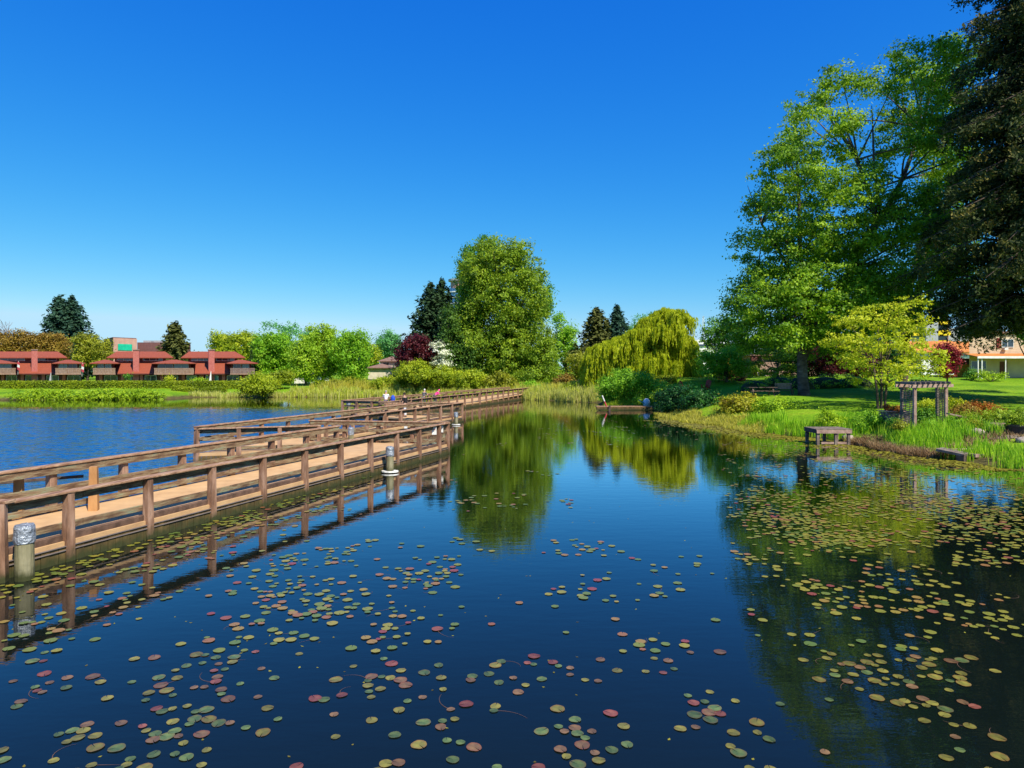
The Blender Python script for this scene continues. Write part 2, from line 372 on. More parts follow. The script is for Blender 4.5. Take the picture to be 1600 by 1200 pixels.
rip = noise(t, 1.0, 4, .6, (1.1, 2.6, 1), geo.outputs['Position'])
rip2 = noise(t, 1.0, 3, .6, (1.5, 4.2, 1), geo.outputs['Position'])
b1 = t.nodes.new('ShaderNodeBump'); b1.inputs['Distance'].default_value = .2
t.links.new(mth('MULTIPLY_ADD', wind, .1, .008), b1.inputs['Strength']); t.links.new(rip2.outputs[0], b1.inputs['Height'])
b2 = t.nodes.new('ShaderNodeBump'); b2.inputs['Distance'].default_value = .25
t.links.new(mth('MULTIPLY_ADD', wind, .1, .012), b2.inputs['Strength']); t.links.new(rip.outputs[0], b2.inputs['Height']); t.links.new(b1.outputs[0], b2.inputs['Normal'])
# open, windy water: facet slopes taken straight from noise so that far ripples keep their sparkle
wn = noise(t, 1.0, 4, .7, (1.9, 2.3, 1), geo.outputs['Position'])
vs1 = t.nodes.new('ShaderNodeVectorMath'); vs1.operation = 'SUBTRACT'; vs1.inputs[1].default_value = (.5, .5, .5); t.links.new(wn.outputs['Color'], vs1.inputs[0])
vs2 = t.nodes.new('ShaderNodeVectorMath'); vs2.operation = 'MULTIPLY'; vs2.inputs[1].default_value = (.6, 1.7, 0); t.links.new(vs1.outputs[0], vs2.inputs[0])
vs3 = t.nodes.new('ShaderNodeVectorMath'); vs3.operation = 'SCALE'; t.links.new(vs2.outputs[0], vs3.inputs[0]); t.links.new(wind, vs3.inputs['Scale'])
vs4 = t.nodes.new('ShaderNodeVectorMath'); vs4.operation = 'ADD'; t.links.new(vs3.outputs[0], vs4.inputs[0]); t.links.new(b2.outputs[0], vs4.inputs[1])
vs5 = t.nodes.new('ShaderNodeVectorMath'); vs5.operation = 'NORMALIZE'; t.links.new(vs4.outputs[0], vs5.inputs[0])
fr = t.nodes.new('ShaderNodeFresnel'); fr.inputs['IOR'].default_value = 1.4; t.links.new(vs5.outputs[0], fr.inputs['Normal'])
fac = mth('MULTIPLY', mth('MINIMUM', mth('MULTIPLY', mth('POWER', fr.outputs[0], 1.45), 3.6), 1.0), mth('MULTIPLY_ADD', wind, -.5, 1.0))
gl = t.nodes.new('ShaderNodeBsdfGlossy'); t.links.new(vs5.outputs[0], gl.inputs['Normal']); t.links.new(mth('MULTIPLY_ADD', wind, .06, .008), gl.inputs['Roughness'])
b.inputs['Specular IOR Level'].default_value = 0
mxs = t.nodes.new('ShaderNodeMixShader'); t.links.new(fac, mxs.inputs[0]); t.links.new(b.outputs[0], mxs.inputs[1]); t.links.new(gl.outputs[0], mxs.inputs[2])
t.links.new(mxs.outputs[0], t.nodes['Material Output'].inputs[0])
MB().add([(-135,-65,0),(30,-65,0),(30,105,0),(-135,105,0)], [(0,1,2,3)]).build('pond_water', m, kind='structure')

# ------------------------------------------------------------ foliage generators
def unit(v): return v/np.maximum(np.linalg.norm(v, axis=1, keepdims=True), 1e-9)
def leaves(C, N, ln, wd, tint):
    """rhombic leaves: centres C, normals N"""
    n = len(C); N = unit(N)
    T = unit(np.cross(N, rng.normal(size=(n, 3)))); B = np.cross(N, T)
    l = ln*rng.uniform(.6, 1.25, (n, 1))/2; w = wd*rng.uniform(.6, 1.25, (n, 1))/2
    V = np.stack([C-T*l, C-B*w-N*w*.25, C+T*l, C+B*w-N*w*.25], 1).reshape(-1, 3)
    return V, np.arange(4*n).reshape(n, 4), tint
def lobecloud(lobes, leaf, cover=4.5, cr=None, shell=.55, flat=.75, up=.35, wfac=.62):
    """lobes: (x,y,z,rx,ry,rz). leaf-size rhombi clustered in twigs through each lobe"""
    Cs = []; Ns = []; Ts = []
    la = leaf*leaf*wfac/2
    for (x, y, z, rx, ry, rz) in lobes:
        c_r = cr or max(leaf*2.2, min(rx, rz)*.22)
        area = math.pi*rx*rz
        n = max(30, int(cover*area/la))
        per = max(8, int(n/max(6, (3.2*rx*rz+1.6*ry*rz)/(c_r*c_r)*1.1)))
        nc = max(4, n//per)
        d = unit(rng.normal(size=(nc, 3)))
        rr = shell+(1-shell)*rng.random((nc, 1))**.6
        inner = rng.random((nc, 1)) < .22
        rr = np.where(inner, rng.random((nc, 1))*.8, rr)
        rr = rr*(1+.16*np.sin(d[:, :1]*5+x)*np.sin(d[:, 2:]*6+z))
        cc = d*rr*np.array([rx, ry, rz])
        tn = np.clip(rng.normal(.5, .17, nc), 0, 1)
        sz = rng.uniform(.55, 1.35, nc)
        idx = np.repeat(np.arange(nc), per)
        off = rng.normal(size=(len(idx), 3))*c_r*.5*sz[idx][:, None]*np.array([1, 1, flat])
        Cs.append(cc[idx]+off+np.array([x, y, z]))
        Ns.append(d[idx]*.7+unit(off)*.5+np.array([0, 0, up])+rng.normal(size=(len(idx), 3))*.55)
        Ts.append(np.clip(tn[idx]+rng.normal(0, .14, len(idx)), 0, 1))
    C = np.concatenate(Cs); N = np.concatenate(Ns); T = np.concatenate(Ts)
    return leaves(C, N, leaf, leaf*wfac, T)
def to_lobes(pl, Y, depth=None, dup=True):
    xs = [p[0]-p[2] for p in pl]+[p[0]+p[2] for p in pl]
    cx = (min(xs)+max(xs))/2; hw = (max(xs)-min(xs))/2
    D = depth if depth is not None else hw/F*Y*.8
    out = []
    for p in pl:
        px, py, rx, ry = p[:4]
        k = math.sqrt(max(0, 1-((px-cx)/hw)**2))
        offs = (random.uniform(.25, .75), -random.uniform(.25, .75)) if dup else (random.uniform(-.3, .3),)
        for o in offs:
            yy = Y+o*D*k
            jx, jy = (random.uniform(-.12, .12)*rx, random.uniform(-.12, .12)*ry) if dup else (0, 0)
            x, y, z = P(px+jx, py+jy, Y)
            s = 1/F*Y
            out.append((x, yy, z, rx*s, (rx+ry)/2*s, ry*s))
    return out
def limb(mb, a, b_, r0, r1, bend=.12, n=6):
    a = Vector(a); b_ = Vector(b_); L_ = (b_-a).length
    j = Vector((random.uniform(-1, 1), random.uniform(-1, 1), random.uniform(-.2, .6)))*L_*bend
    pts = []; rs = []
    for i in range(n+1):
        u = i/n; pts.append(a.lerp(b_, u)+j*math.sin(math.pi*u)+Vector((random.uniform(-1,1), random.uniform(-1,1), 0))*r0*.25*(0<i<n)); rs.append(r0+(r1-r0)*u)
    mb.tube(pts, rs)
def tree(name, label, cat, px, Y, base_y, pl, lm, leaf, cover=4.5, trunk_r=.3, trunk_top=None, bark='bark', nl=10, depth=None, group=None, cr=None, dup=True, stems=1, base_z=None, shell=.55, flat=.75):
    x = WX(px, Y); z = gz(x, Y) if base_z is None else base_z
    o = thing(name, label, cat, (x, Y, z), group)
    lb = to_lobes(pl, Y, depth, dup)
    V, Fc, T = lobecloud(lb, leaf, cover, cr, shell, flat)
    zt = max(l[2] for l in lb)
    tz = WZ(trunk_top, Y) if trunk_top else z+(zt-z)*.45
    mb = MB()
    for s_ in range(stems):
        sx = (s_-(stems-1)/2)*trunk_r*2.6
        topx = x+sx*2.5
        mb.tube([(x+sx, Y, z-.4), (x+sx, Y, z+.1), (x+sx*1.3+trunk_r*.2, Y, z+(tz-z)*.35), (topx, Y+trunk_r*.3, tz)], [trunk_r*1.35, trunk_r*1.05, trunk_r*.85, trunk_r*.6])
    ch = sorted(lb, key=lambda l: -l[3]*l[5]); ch = random.sample(ch[:max(nl*2, 1)], min(nl, len(ch)))
    for l in ch:
        u = random.uniform(.35, 1); a = (x, Y, z+(tz-z)*u)
        if l[2] < a[2]: a = (x, Y, z+(l[2]-z)*.6)
        limb(mb, a, (l[0], l[1], l[2]+l[5]*.3), trunk_r*.5, trunk_r*.1)
    mb.build('trunk', M[bark], o, smooth=True)
    npmesh('crown', V, Fc, L[lm], o, T)
    return o
def autolobes(x0, x1, y0, y1, n=14, r=.2):
    """uneven oval of lobes filling a pixel box"""
    w = (x1-x0)/2; h = (y1-y0)/2; cx = (x0+x1)/2; cy = (y0+y1)/2; out = [(cx, cy, w*.55, h*.6)]
    for i in range(n):
        a = 2*math.pi*(i+random.uniform(-.3, .3))/n; k = random.uniform(.58, .8); rr = random.uniform(r*.8, r*1.35)
        out.append((cx+math.cos(a)*w*k, cy+math.sin(a)*h*k, w*rr*1.4, h*rr*1.4))
    return out
def conifer(label, px, Y, top_y, half_px, lm='conifer', dens=1.0, sparse=0, group=None, skirt=.08, leafk=1.0, trunk_r=.3, name='conifer_tree', zbase=None, power=.85, cat='tree'):
    x = WX(px, Y); z0 = gz(x, Y) if zbase is None else zbase; zt = WZ(top_y, Y); Rm = half_px/F*Y
    o = thing(name, label, cat, (x, Y, z0), group)
    Ht = zt-z0; step = max(.28, Ht/48)
    MB().tube([(x, Y, z0-.4), (x, Y, z0+Ht*.5), (x, Y, zt)], [trunk_r*1.2, trunk_r*.7, .03]).build('trunk', M['bark'], o, smooth=True)
    leaf = .012*Y*.42*leafk; Cs = []; Ns = []; Ts = []
    hz = z0+Ht*skirt
    while hz < zt:
        t = (hz-z0)/Ht; Lr = Rm*((1-t)**power)*random.uniform(.72, 1.15)+.12
        nb = max(5, int(9*dens))
        ph0 = random.uniform(0, 6.28)
        for k in range(nb):
            if random.random() < sparse: continue
            ph = ph0+2*math.pi*k/nb+random.uniform(-.25, .25); Lb = Lr*random.uniform(.65, 1.15)
            nn = max(6, int(Lb/leaf*3.4*dens))
            u = rng.random(nn)**.75; wd = (.16+.22*(1-u))*Lb*.55
            s = rng.normal(size=nn)*wd*.5
            drop = -.22*Lb*u+.16*Lb*u**3+rng.normal(size=nn)*leaf*.45-abs(s)*.25
            cx = np.cos(ph)*u*Lb-np.sin(ph)*s; cy = np.sin(ph)*u*Lb+np.cos(ph)*s
            Cs.append(np.stack([x+cx, Y+cy, hz+drop], 1))
            Ns.append(np.stack([np.cos(ph)*.4+rng.normal(size=nn)*.5, np.sin(ph)*.4+rng.normal(size=nn)*.5, np.full(nn, .8)], 1))
            Ts.append(np.clip(.25+.45*u+rng.normal(0, .16, nn)+random.uniform(-.15, .15), 0, 1))
        hz += step*random.uniform(.7, 1.3)
    V, Fc, T = leaves(np.concatenate(Cs), np.concatenate(Ns), leaf*1.5, leaf*.62, np.concatenate(Ts))
    npmesh('crown', V, Fc, L[lm], o, T)
    return o
def bush(label, pl, Y, lm, leaf, cover=5, name='shrub', cat='shrub', group=None, depth=None, cr=None, wfac=.62, flat=.8, stem=True):
    px = sum(p[0]*p[2] for p in pl)/sum(p[2] for p in pl)
    x = WX(px, Y); z = gz(x, Y); lb = to_lobes(pl, Y, depth, True)
    o = thing(name, label, cat, (x, Y, z), group)
    V, Fc, T = lobecloud(lb, leaf, cover, cr, .5, flat, wfac=wfac)
    V[:, 2] = np.maximum(V[:, 2], .03+rng.random(len(V))*.05)
    npmesh('foliage', V, Fc, L[lm], o, T)
    if stem:
        mb = MB()
        for l in lb[:10]: limb(mb, (x, Y, z-.1), (l[0], l[1], l[2]), .05, .015, .1, 3)
        mb.build('stem', M['bark'], o)
    return o
def blades(pts, h, lean=.25, w=.035):
    """tapered grass blades, two-segment; pts (n,3)"""
    n = len(pts); hh = h*rng.uniform(.5, 1.15, n)
    a = rng.uniform(0, 2*np.pi, n); le = hh*lean*rng.uniform(.1, 1.2, n)
    d = np.stack([np.cos(a), np.sin(a), np.zeros(n)], 1); s = np.stack([-np.sin(a+rng.normal(0,1,n)), np.cos(a+rng.normal(0,1,n)), np.zeros(n)], 1)*(w/2)
    mid = pts+d*(le*.3)[:, None]+np.array([0,0,1])*(hh*.55)[:, None]
    tip = pts+d*le[:, None]+np.array([0,0,1])*hh[:, None]
    V = np.stack([pts-s, pts+s, mid+s*.8, mid-s*.8, tip+s*.15, tip-s*.15], 1).reshape(-1, 3)
    b0 = np.arange(n)*6
    Fc = np.concatenate([np.stack([b0, b0+1, b0+2, b0+3], 1), np.stack([b0+3, b0+2, b0+4, b0+5], 1)])
    return V, Fc
def reedbed(name, region, n, h, lm, lean=.2, w=.04, tuft=0, zoff=-.05, clampz=True):
    """region(n) -> x,y arrays"""
    x, y = region(n)
    if tuft:
        k = max(1, n//tuft); cx, cy = x[:k], y[:k]; idx = rng.integers(0, k, n)
        x = cx[idx]+rng.normal(0, .14, n); y = cy[idx]+rng.normal(0, .14, n); hv = rng.uniform(.6, 1.2, k)[idx]
    else: hv = 1
    z = np.maximum(hgt(x, y), 0)+zoff
    V, Fc = blades(np.stack([x, y, z], 1), h*hv, lean, w)
    tn = np.clip(rng.normal(.5, .22, n), 0, 1); 
    return npmesh(name, V, Fc, L[lm], tint=np.concatenate([tn, tn]), kind='stuff')
def hedge(label, p0, p1, width, z0, z1, lm, leaf, name='hedge', cat='hedge', group=None, wavy=.0, inner=M['bark']):
    """clipped hedge along p0->p1"""
    p0 = np.array(p0, float); p1 = np.array(p1, float); d = p1-p0; Ln = np.hypot(*d); u = d/Ln; nrm = np.array([-u[1], u[0]])
    o = thing(name, label, cat, (*(p0+p1)/2, z0), group)
    hh = z1-z0
    MB().beam((*p0+u*.3, z0+hh*.42), (*p1-u*.3, z0+hh*.42), width-.35, hh*.84).build('branch_core', L[lm] if False else M['hedgecore'], o)
    la = leaf*leaf*.31; A = Ln*(2*hh+width)+2*width*hh; n = int(2.4*A/la)
    s = rng.random(n)*Ln; f = rng.random(n)*(2*hh+width)
    off = np.where(f < hh, -width/2, np.where(f < hh+width, f-hh-width/2, width/2)); z = np.where(f < hh, f, np.where(f < hh+width, hh, 2*hh+width-f))
    e_ = rng.random(n) < (width/(Ln+width))*1.6
    s = np.where(e_, np.where(rng.random(n) < .5, 0, Ln), s); off = np.where(e_, rng.uniform(-width/2, width/2, n), off); z = np.where(e_, rng.random(n)*hh, z)
    wv = wavy*(np.sin(s*1.3)+np.sin(s*.55+2)+.6*np.sin(s*3.1)) if wavy else 0
    N = np.stack([nrm[0]*np.sign(off)*(abs(off) > width*.49), nrm[1]*np.sign(off)*(abs(off) > width*.49), (z > hh*.98)*1.], 1)
    C = np.stack([p0[0]+u[0]*s+nrm[0]*off, p0[1]+u[1]*s+nrm[1]*off, z0+z+wv*(z/hh)], 1)+rng.normal(size=(n, 3))*.09
    V, Fc, T = leaves(C, N+rng.normal(size=(n, 3))*.6, leaf, leaf*.62, np.clip(.5+.18*np.sin(s*.8)+rng.normal(0, .2, n), 0, 1))
    npmesh('foliage', V, Fc, L[lm], o, T)
    return o
M['hedgecore'] = mat('hedge twigs', (.03,.045,.01), 4, .9)

# ------------------------------------------------------------ boardwalk
def rail(parent, p, q, zt, zd, side, cap=True, sp=2.07, zb=-.3, mids=(.52,), first=True, last=True, boardoff=.09, z1=None):
    """posts (each a part), cap, top board, mid boards from p to q; boards on `side` (+1 left of p->q)"""
    p = Vector((*p, 0)); q = Vector((*q, 0)); d = (q-p); Ln = d.length; u = d/Ln; n = Vector((-u.y, u.x, 0))*side
    ns = max(1, round(Ln/sp))
    for i in range(ns+1):
        if (i == 0 and not first) or (i == ns and not last): continue
        c = p+d*(i/ns); wob = random.uniform(-.015, .015)
        mb = MB(); vs_ = []
        for zz_, h_ in ((zb, .118), (zt-.045, .082)):
            for sx_, sy_ in ((-1,-1),(-.8,-1),(.8,-1),(1,-.8),(1,.8),(.8,1),(-.8,1),(-1,.8)):
                w3 = u*(h_*sx_)+n*(.085*sy_); vs_.append((c.x+w3.x+(wob if zz_ > 0 else 0), c.y+w3.y, zz_))
        mb.add(vs_, [tuple(range(7, -1, -1)), tuple(range(8, 16))]+[(i2, (i2+1) % 8, (i2+1) % 8+8, i2+8) for i2 in range(8)])
        mb.build('post', M['post'], parent)
    e = u*.09; up = Vector((0, 0, 1))
    if cap:
        mb = MB(); a = p-e+n*.03; b_ = q+e+n*.03; k = max(1, round(Ln/5))
        for i in range(k):
            s0 = a.lerp(b_, i/k)+u*.006; s1 = a.lerp(b_, (i+1)/k)-u*.006; dz = random.uniform(-.006, .006)
            mb.beam((s0.x, s0.y, zt-.018+dz), (s1.x, s1.y, zt-.018-dz), .27, .045, ch=.008)
        mb.build('rail_cap', M['cap'], parent)
    k = max(1, round(Ln/4.2))
    for nm, zc, hh in [('top_board', zt-.135, .18)]+[('middle_board', zd+(zt-zd)*f, .14) for f in mids]:
        mb = MB()
        for i in range(k):
            s0 = p.lerp(q, i/k)+n*boardoff*1.25+u*.006; s1 = p.lerp(q, (i+1)/k)+n*boardoff*1.25-u*.006; dz = random.uniform(-.01, .01)
            mb.beam((s0.x, s0.y, zc+dz), (s1.x, s1.y, zc-dz), .045, hh, ch=.006)
        mb.build(nm, M['board'], parent)
def deckpoly(parent, poly, zs, th=.12):
    """deck sheet from a polygon with a height per corner"""
    n = len(poly)
    vs = [(x, y, z) for (x, y), z in zip(poly, zs)]+[(x, y, z-th) for (x, y), z in zip(poly, zs)]
    MB().add(vs, [tuple(range(n)), tuple(range(2*n-1, n-1, -1))]+[(i, i+n, (i+1) % n+n, (i+1) % n) for i in range(n)]).build('deck', M['deck'], parent)
def skirt(parent, p, q, z0, z1, plank=True):
    p = Vector((*p, 0)); q = Vector((*q, 0)); d = q-p; Ln = d.length; u = d/Ln; n = Vector((u.y, -u.x, 0))
    mb = MB(); s = 0
    while s < Ln-.02:
        w = min(.19, Ln-s-.005); a = p+u*s; b_ = p+u*(s+w-.012); j = random.uniform(-.006, .006)
        mb.beam((a.x+n.x*(.03+j), a.y+n.y*(.03+j), (z0+z1)/2), (b_.x+n.x*(.03+j), b_.y+n.y*(.03+j), (z0+z1)/2), .03, z1-z0); s += .19
    mb.build('skirt_planks', M['fascia'], parent)
def edge(parent, p, q, z, out=.0):
    """kerb beam on the deck edge and two conduits under it"""
    p = Vector((*p, 0)); q = Vector((*q, 0)); u = (q-p).normalized(); n = Vector((u.y, -u.x, 0))
    MB().beam((p.x-n.x*.1, p.y-n.y*.1, z+.05), (q.x-n.x*.1, q.y-n.y*.1, z+.05), .12, .14, ch=.01).build('kerb_beam', M['kerb'], parent)
    for k, zz in enumerate((z-.11, z-.19)):
        a = p+n*.06; b_ = q+n*.06
        MB().cyl((a.x, a.y, zz), (b_.x, b_.y, zz), .016, n=6).build('conduit', M['pipe'], parent)
grp = 'zigzag walkway sections across the pond'
def along(p, q, s): return (p[0]+(q[0]-p[0])*s, p[1]+(q[1]-p[1])*s)
# section nearest the camera
A0, A1 = (-10.45, 10.8), (-3.05, 32.4)
Ab0, Ab1 = (-13.1, 10.8), (-7.2, 28.0)
oA = thing('floating_walkway', 'nearest walkway section, from the left photo edge to the white notices', 'walkway', (-8.5, 21, 0), grp)
deckpoly(oA, [(A0[0]+.02, A0[1]), A1, (-9.9, 33.6), (-9.0, 30.3), Ab1, Ab0], [.42, .45, .45, .5, .55, .55])
Am = (-3.05+.343*(31.5-32.4), 31.5); A00 = (-3.05+.343*(10.44-32.4), 10.44)
rail(oA, A00, Am, 1.46, .45, 1, mids=(.27,), sp=2.03); rail(oA, Am, A1, 1.46, .45, 1, mids=(.27,), first=False)
rail(oA, Ab0, Ab1, 1.69, .55, -1, sp=1.95, zb=.3, mids=(.5, .1))
MB().beam((-10.27, 19.55, 1.545), (-9.95, 20.49, 1.545), .06, .19).build('yellow_plate', M['yellow'], oA, 'yellow painted patch on the back rail')
rail(oA, A1, (-9.9, 33.7), 1.50, .45, 1, sp=1.75, first=False, mids=(.55, .15))
skirt(oA, A0, A1, -.2, .33); edge(oA, (A0[0], A0[1]), A1, .44)
skirt(oA, A1, (-9.9, 33.7), -.2, .33)
# near landing, gangway rails and yellow painted edge
oG = thing('gangway', 'dark low gangway handrails meeting the back rail at the left photo edge', 'gangway', (-12.5, 16, .3))
deckpoly(oG, [(-11.9, 15.2), (-11.2, 17.4), (-15.5, 19.4), (-17.5, 16.2)], [.58, .58, .5, .5])
for zz, hh in ((1.27, .07), (.98, .06)):
    MB().beam((-10.95, 17.45, zz), (-15.2, 14.6, zz-.03), .08, hh, ch=.008).build('handrail', M['darkwood'], oG)
MB().beam((-11.95, 15.05, .66), (-14.6, 13.4, .66), .10, .12, ch=.01).build('edge_board', M['yellow'], oG, 'yellow painted edge board')
for (gx_, gy_) in ((-12.6, 16.35), (-14.6, 15.0)):
    MB().beam((gx_, gy_, .45), (gx_, gy_, 1.24), .10, .10, up=(1,0,0)).build('post', M['darkwood'], oG)
def fatpost(parent, x, y, z0, z1, m_, w=.17):
    vs_ = []
    for zz_, h_ in ((z0, w*.62), (z1, w*.48)):
        for sx_, sy_ in ((-1,-1),(1,-1),(1,1),(-1,1)): vs_.append((x+h_*sx_*.95+h_*sy_*-.32, y+h_*sy_*.95+h_*sx_*.32, zz_))
    MB().add(vs_, [(3,2,1,0),(4,5,6,7)]+[(i2, (i2+1) % 4, (i2+1) % 4+4, i2+4) for i2 in range(4)]).build('post', m_, parent)
M['orangepost'] = mat('lighter orange brown post', [(.3, (.30,.14,.05)), (.7, (.50,.27,.11))], 4, .8, .4, 12, (1,1,.3))  # lighter, more orange variant of the post wood
fatpost(oG, -10.32, 16.85, .45, 1.60, M['orangepost']); fatpost(oG, -11.52, 15.95, .45, 1.45, M['orangepost'])
fatpost(oG, -9.62, 12.85, -.3, 1.46, M['post']); MB().beam((-9.50, 12.95, 1.49), (-12.2, 13.2, 1.49), .24, .05, ch=.008).build('landing_cap', M['cap'], oG)
# second section
B0, B1 = (-9.4, 34.5), (-3.8, 52.0); Bb0, Bb1 = (-13.3, 28.8), (-6.9, 48.5)
oB = thing('floating_walkway', 'second walkway section starting at the square platform corner behind the nearest rails', 'walkway', (-8.5, 41, 0), grp)
deckpoly(oB, [Bb0, (-8.6, 30.2), (-9.2, 34.2), B1, (-10.3, 53.2), (-9.3, 50.4), Bb1], [.45, .45, .45, .45, .45, .47, .5])
rail(oB, B0, B1, 1.47, .45, 1, mids=(.27,))
rail(oB, Bb0, (-6.9, 48.5), 1.60, .5, -1)
rail(oB, Bb0, (-8.6, 30.4), 1.50, .45, 1, sp=1.7, first=False, mids=(.55, .15))
rail(oB, B1, (-10.3, 53.3), 1.46, .45, 1, sp=1.8, first=False, mids=(.55, .15))
skirt(oB, B0, B1, -.2, .33); edge(oB, B0, B1, .44); skirt(oB, Bb0, (-8.6, 30.3), -.2, .33); skirt(oB, B1, (-10.3, 53.3), -.2, .33)
# third
C0, C1 = (-9.9, 54.1), (-3.6, 74.5); Cb0, Cb1 = (-13.8, 55.6), (-7.4, 74.6)
oC = thing('floating_walkway', 'third walkway section where the people lean on the rail', 'walkway', (-8.5, 64, 0), grp)
deckpoly(oC, [Cb0, C0, C1, Cb1], [.45]*4)
rail(oC, C0, C1, 1.45, .45, 1); rail(oC, Cb0, Cb1, 1.5, .45, -1); rail(oC, Cb0, C0, 1.48, .45, 1, sp=1.4, first=False, last=False, mids=(.55, .15))
skirt(oC, C0, C1, -.2, .33); skirt(oC, Cb0, C0, -.2, .33)
D0, D1 = (-3.5, 74.8), (2.6, 94.6); Db0, Db1 = (-7.2, 75.0), (-.4, 95)
oD = thing('floating_walkway', 'farthest walkway section reaching the reeds of the far bank', 'walkway', (-2, 85, 0), grp)
deckpoly(oD, [Db0, D0, D1, Db1], [.45, .45, .8, .8])
rail(oD, D0, D1, 1.5, .5, 1); rail(oD, Db0, Db1, 1.55, .5, -1)
skirt(oD, D0, D1, -.3, .33)
# railing boards crossing behind the third section
# mooring piles
def pile(x, y, top, r, label, collar=False, capc='foil'):
    o = thing('mooring_pile', label, 'pile', (x, y, 0), 'mooring piles with silver wrapped tops')
    MB().cyl((x, y, -.5), (x, y, top-.05), r, r*.96, 16).build('shaft', M['pile'], o, smooth=False)
    mb = MB(); rings = [(top-.34, 1.04), (top-.27, 1.09), (top-.16, 1.06), (top-.05, 1.08), (top, .98), (top+.02, .5)]
    n = 16; vs = []; 
    for z, k in rings:
        for i in range(n):
            a = 2*math.pi*i/n; kk = k*(1+random.uniform(-.05, .05)); vs.append((x+math.cos(a)*r*kk, y+math.sin(a)*r*kk, z+random.uniform(-.01, .01)))
    fs = [(j*n+i, j*n+(i+1) % n, (j+1)*n+(i+1) % n, (j+1)*n+i) for j in range(len(rings)-1) for i in range(n)]+[tuple(range(5*n, 6*n))]
    mb.add(vs, fs).build('silver_cap', M['foil'], o)
    if collar:
        mb = MB(); mb.prism([(x+math.cos(i*math.pi/6)*r*2.2, y+math.sin(i*math.pi/6)*r*1.7) for i in range(12)], .03, .08)
        mb.build('float_collar', M['white'], o)
pile(-9.28, 13.0, 1.04, .165, 'thick pile with silver top among lily pads at the left photo edge')
pile(-4.72, 26.4, 1.0, .15, 'silver topped pile with white collar beside the nearest walkway section', True)
pile(-4.0, 48.8, .92, .14, 'small distant pile with white collar near the corner of the second walkway section', True)
pile(-7.45, 31.6, 1.30, .13, 'silver topped pile seen between the rails where the first two walkway sections meet')
pile(-13.5, 56.4, 1.25, .15, 'silver topped pile at the left corner of the third walkway section')
# paper notices on the corner posts
def notice(px, py, Y, w, h, lab, red=True):
    x, y, z = P(px, py, Y); o = thing('notice', lab, 'sign', (x, y, z))
    MB().box(x-w/2, x+w/2, y, y+.012, z-h/2, z+h/2).build('sheet', M['white'], o)
    if red:
        MB().box(x-w*.28, x+w*.25, y-.006, y-.002, z+h*.08, z+h*.16).build('printed_mark', M['redwhite'], o)
        MB().box(x-w*.28, x+w*.05, y-.006, y-.002, z-h*.12, z-h*.05).build('printed_mark', M['grey'], o)
notice(678.5, 673, 31.1, .21, .36, 'white paper notice on the left side of the corner post of the nearest section')
notice(690.5, 670, 31.9, .12, .33, 'narrow white paper notice between the two corner posts of the nearest section', False)
notice(634, 667, 34.6, .16, .16, 'small white square notice on the end rail left of the corner', False)
# timber bench on the second section
o = thing('bench', 'brown wooden bench on the walkway beside the person in black', 'bench', (-9.0, 51.6, .45))
for k in range(4): MB().box(-9.7, -8.1, 51.3+k*.14, 51.42+k*.14, .86, .91).build('seat_slat', M['cap'], o)
for k in range(3): MB().box(-9.7, -8.1, 51.86, 51.91, 1.0+k*.16, 1.13+k*.16).build('back_slat', M['cap'], o)
for xx in (-9.6, -8.25):
    for yy in (51.32, 51.8): MB().box(xx, xx+.08, yy, yy+.08, .45, .86 if yy < 51.5 else 1.42).build('leg', M['post'], o)

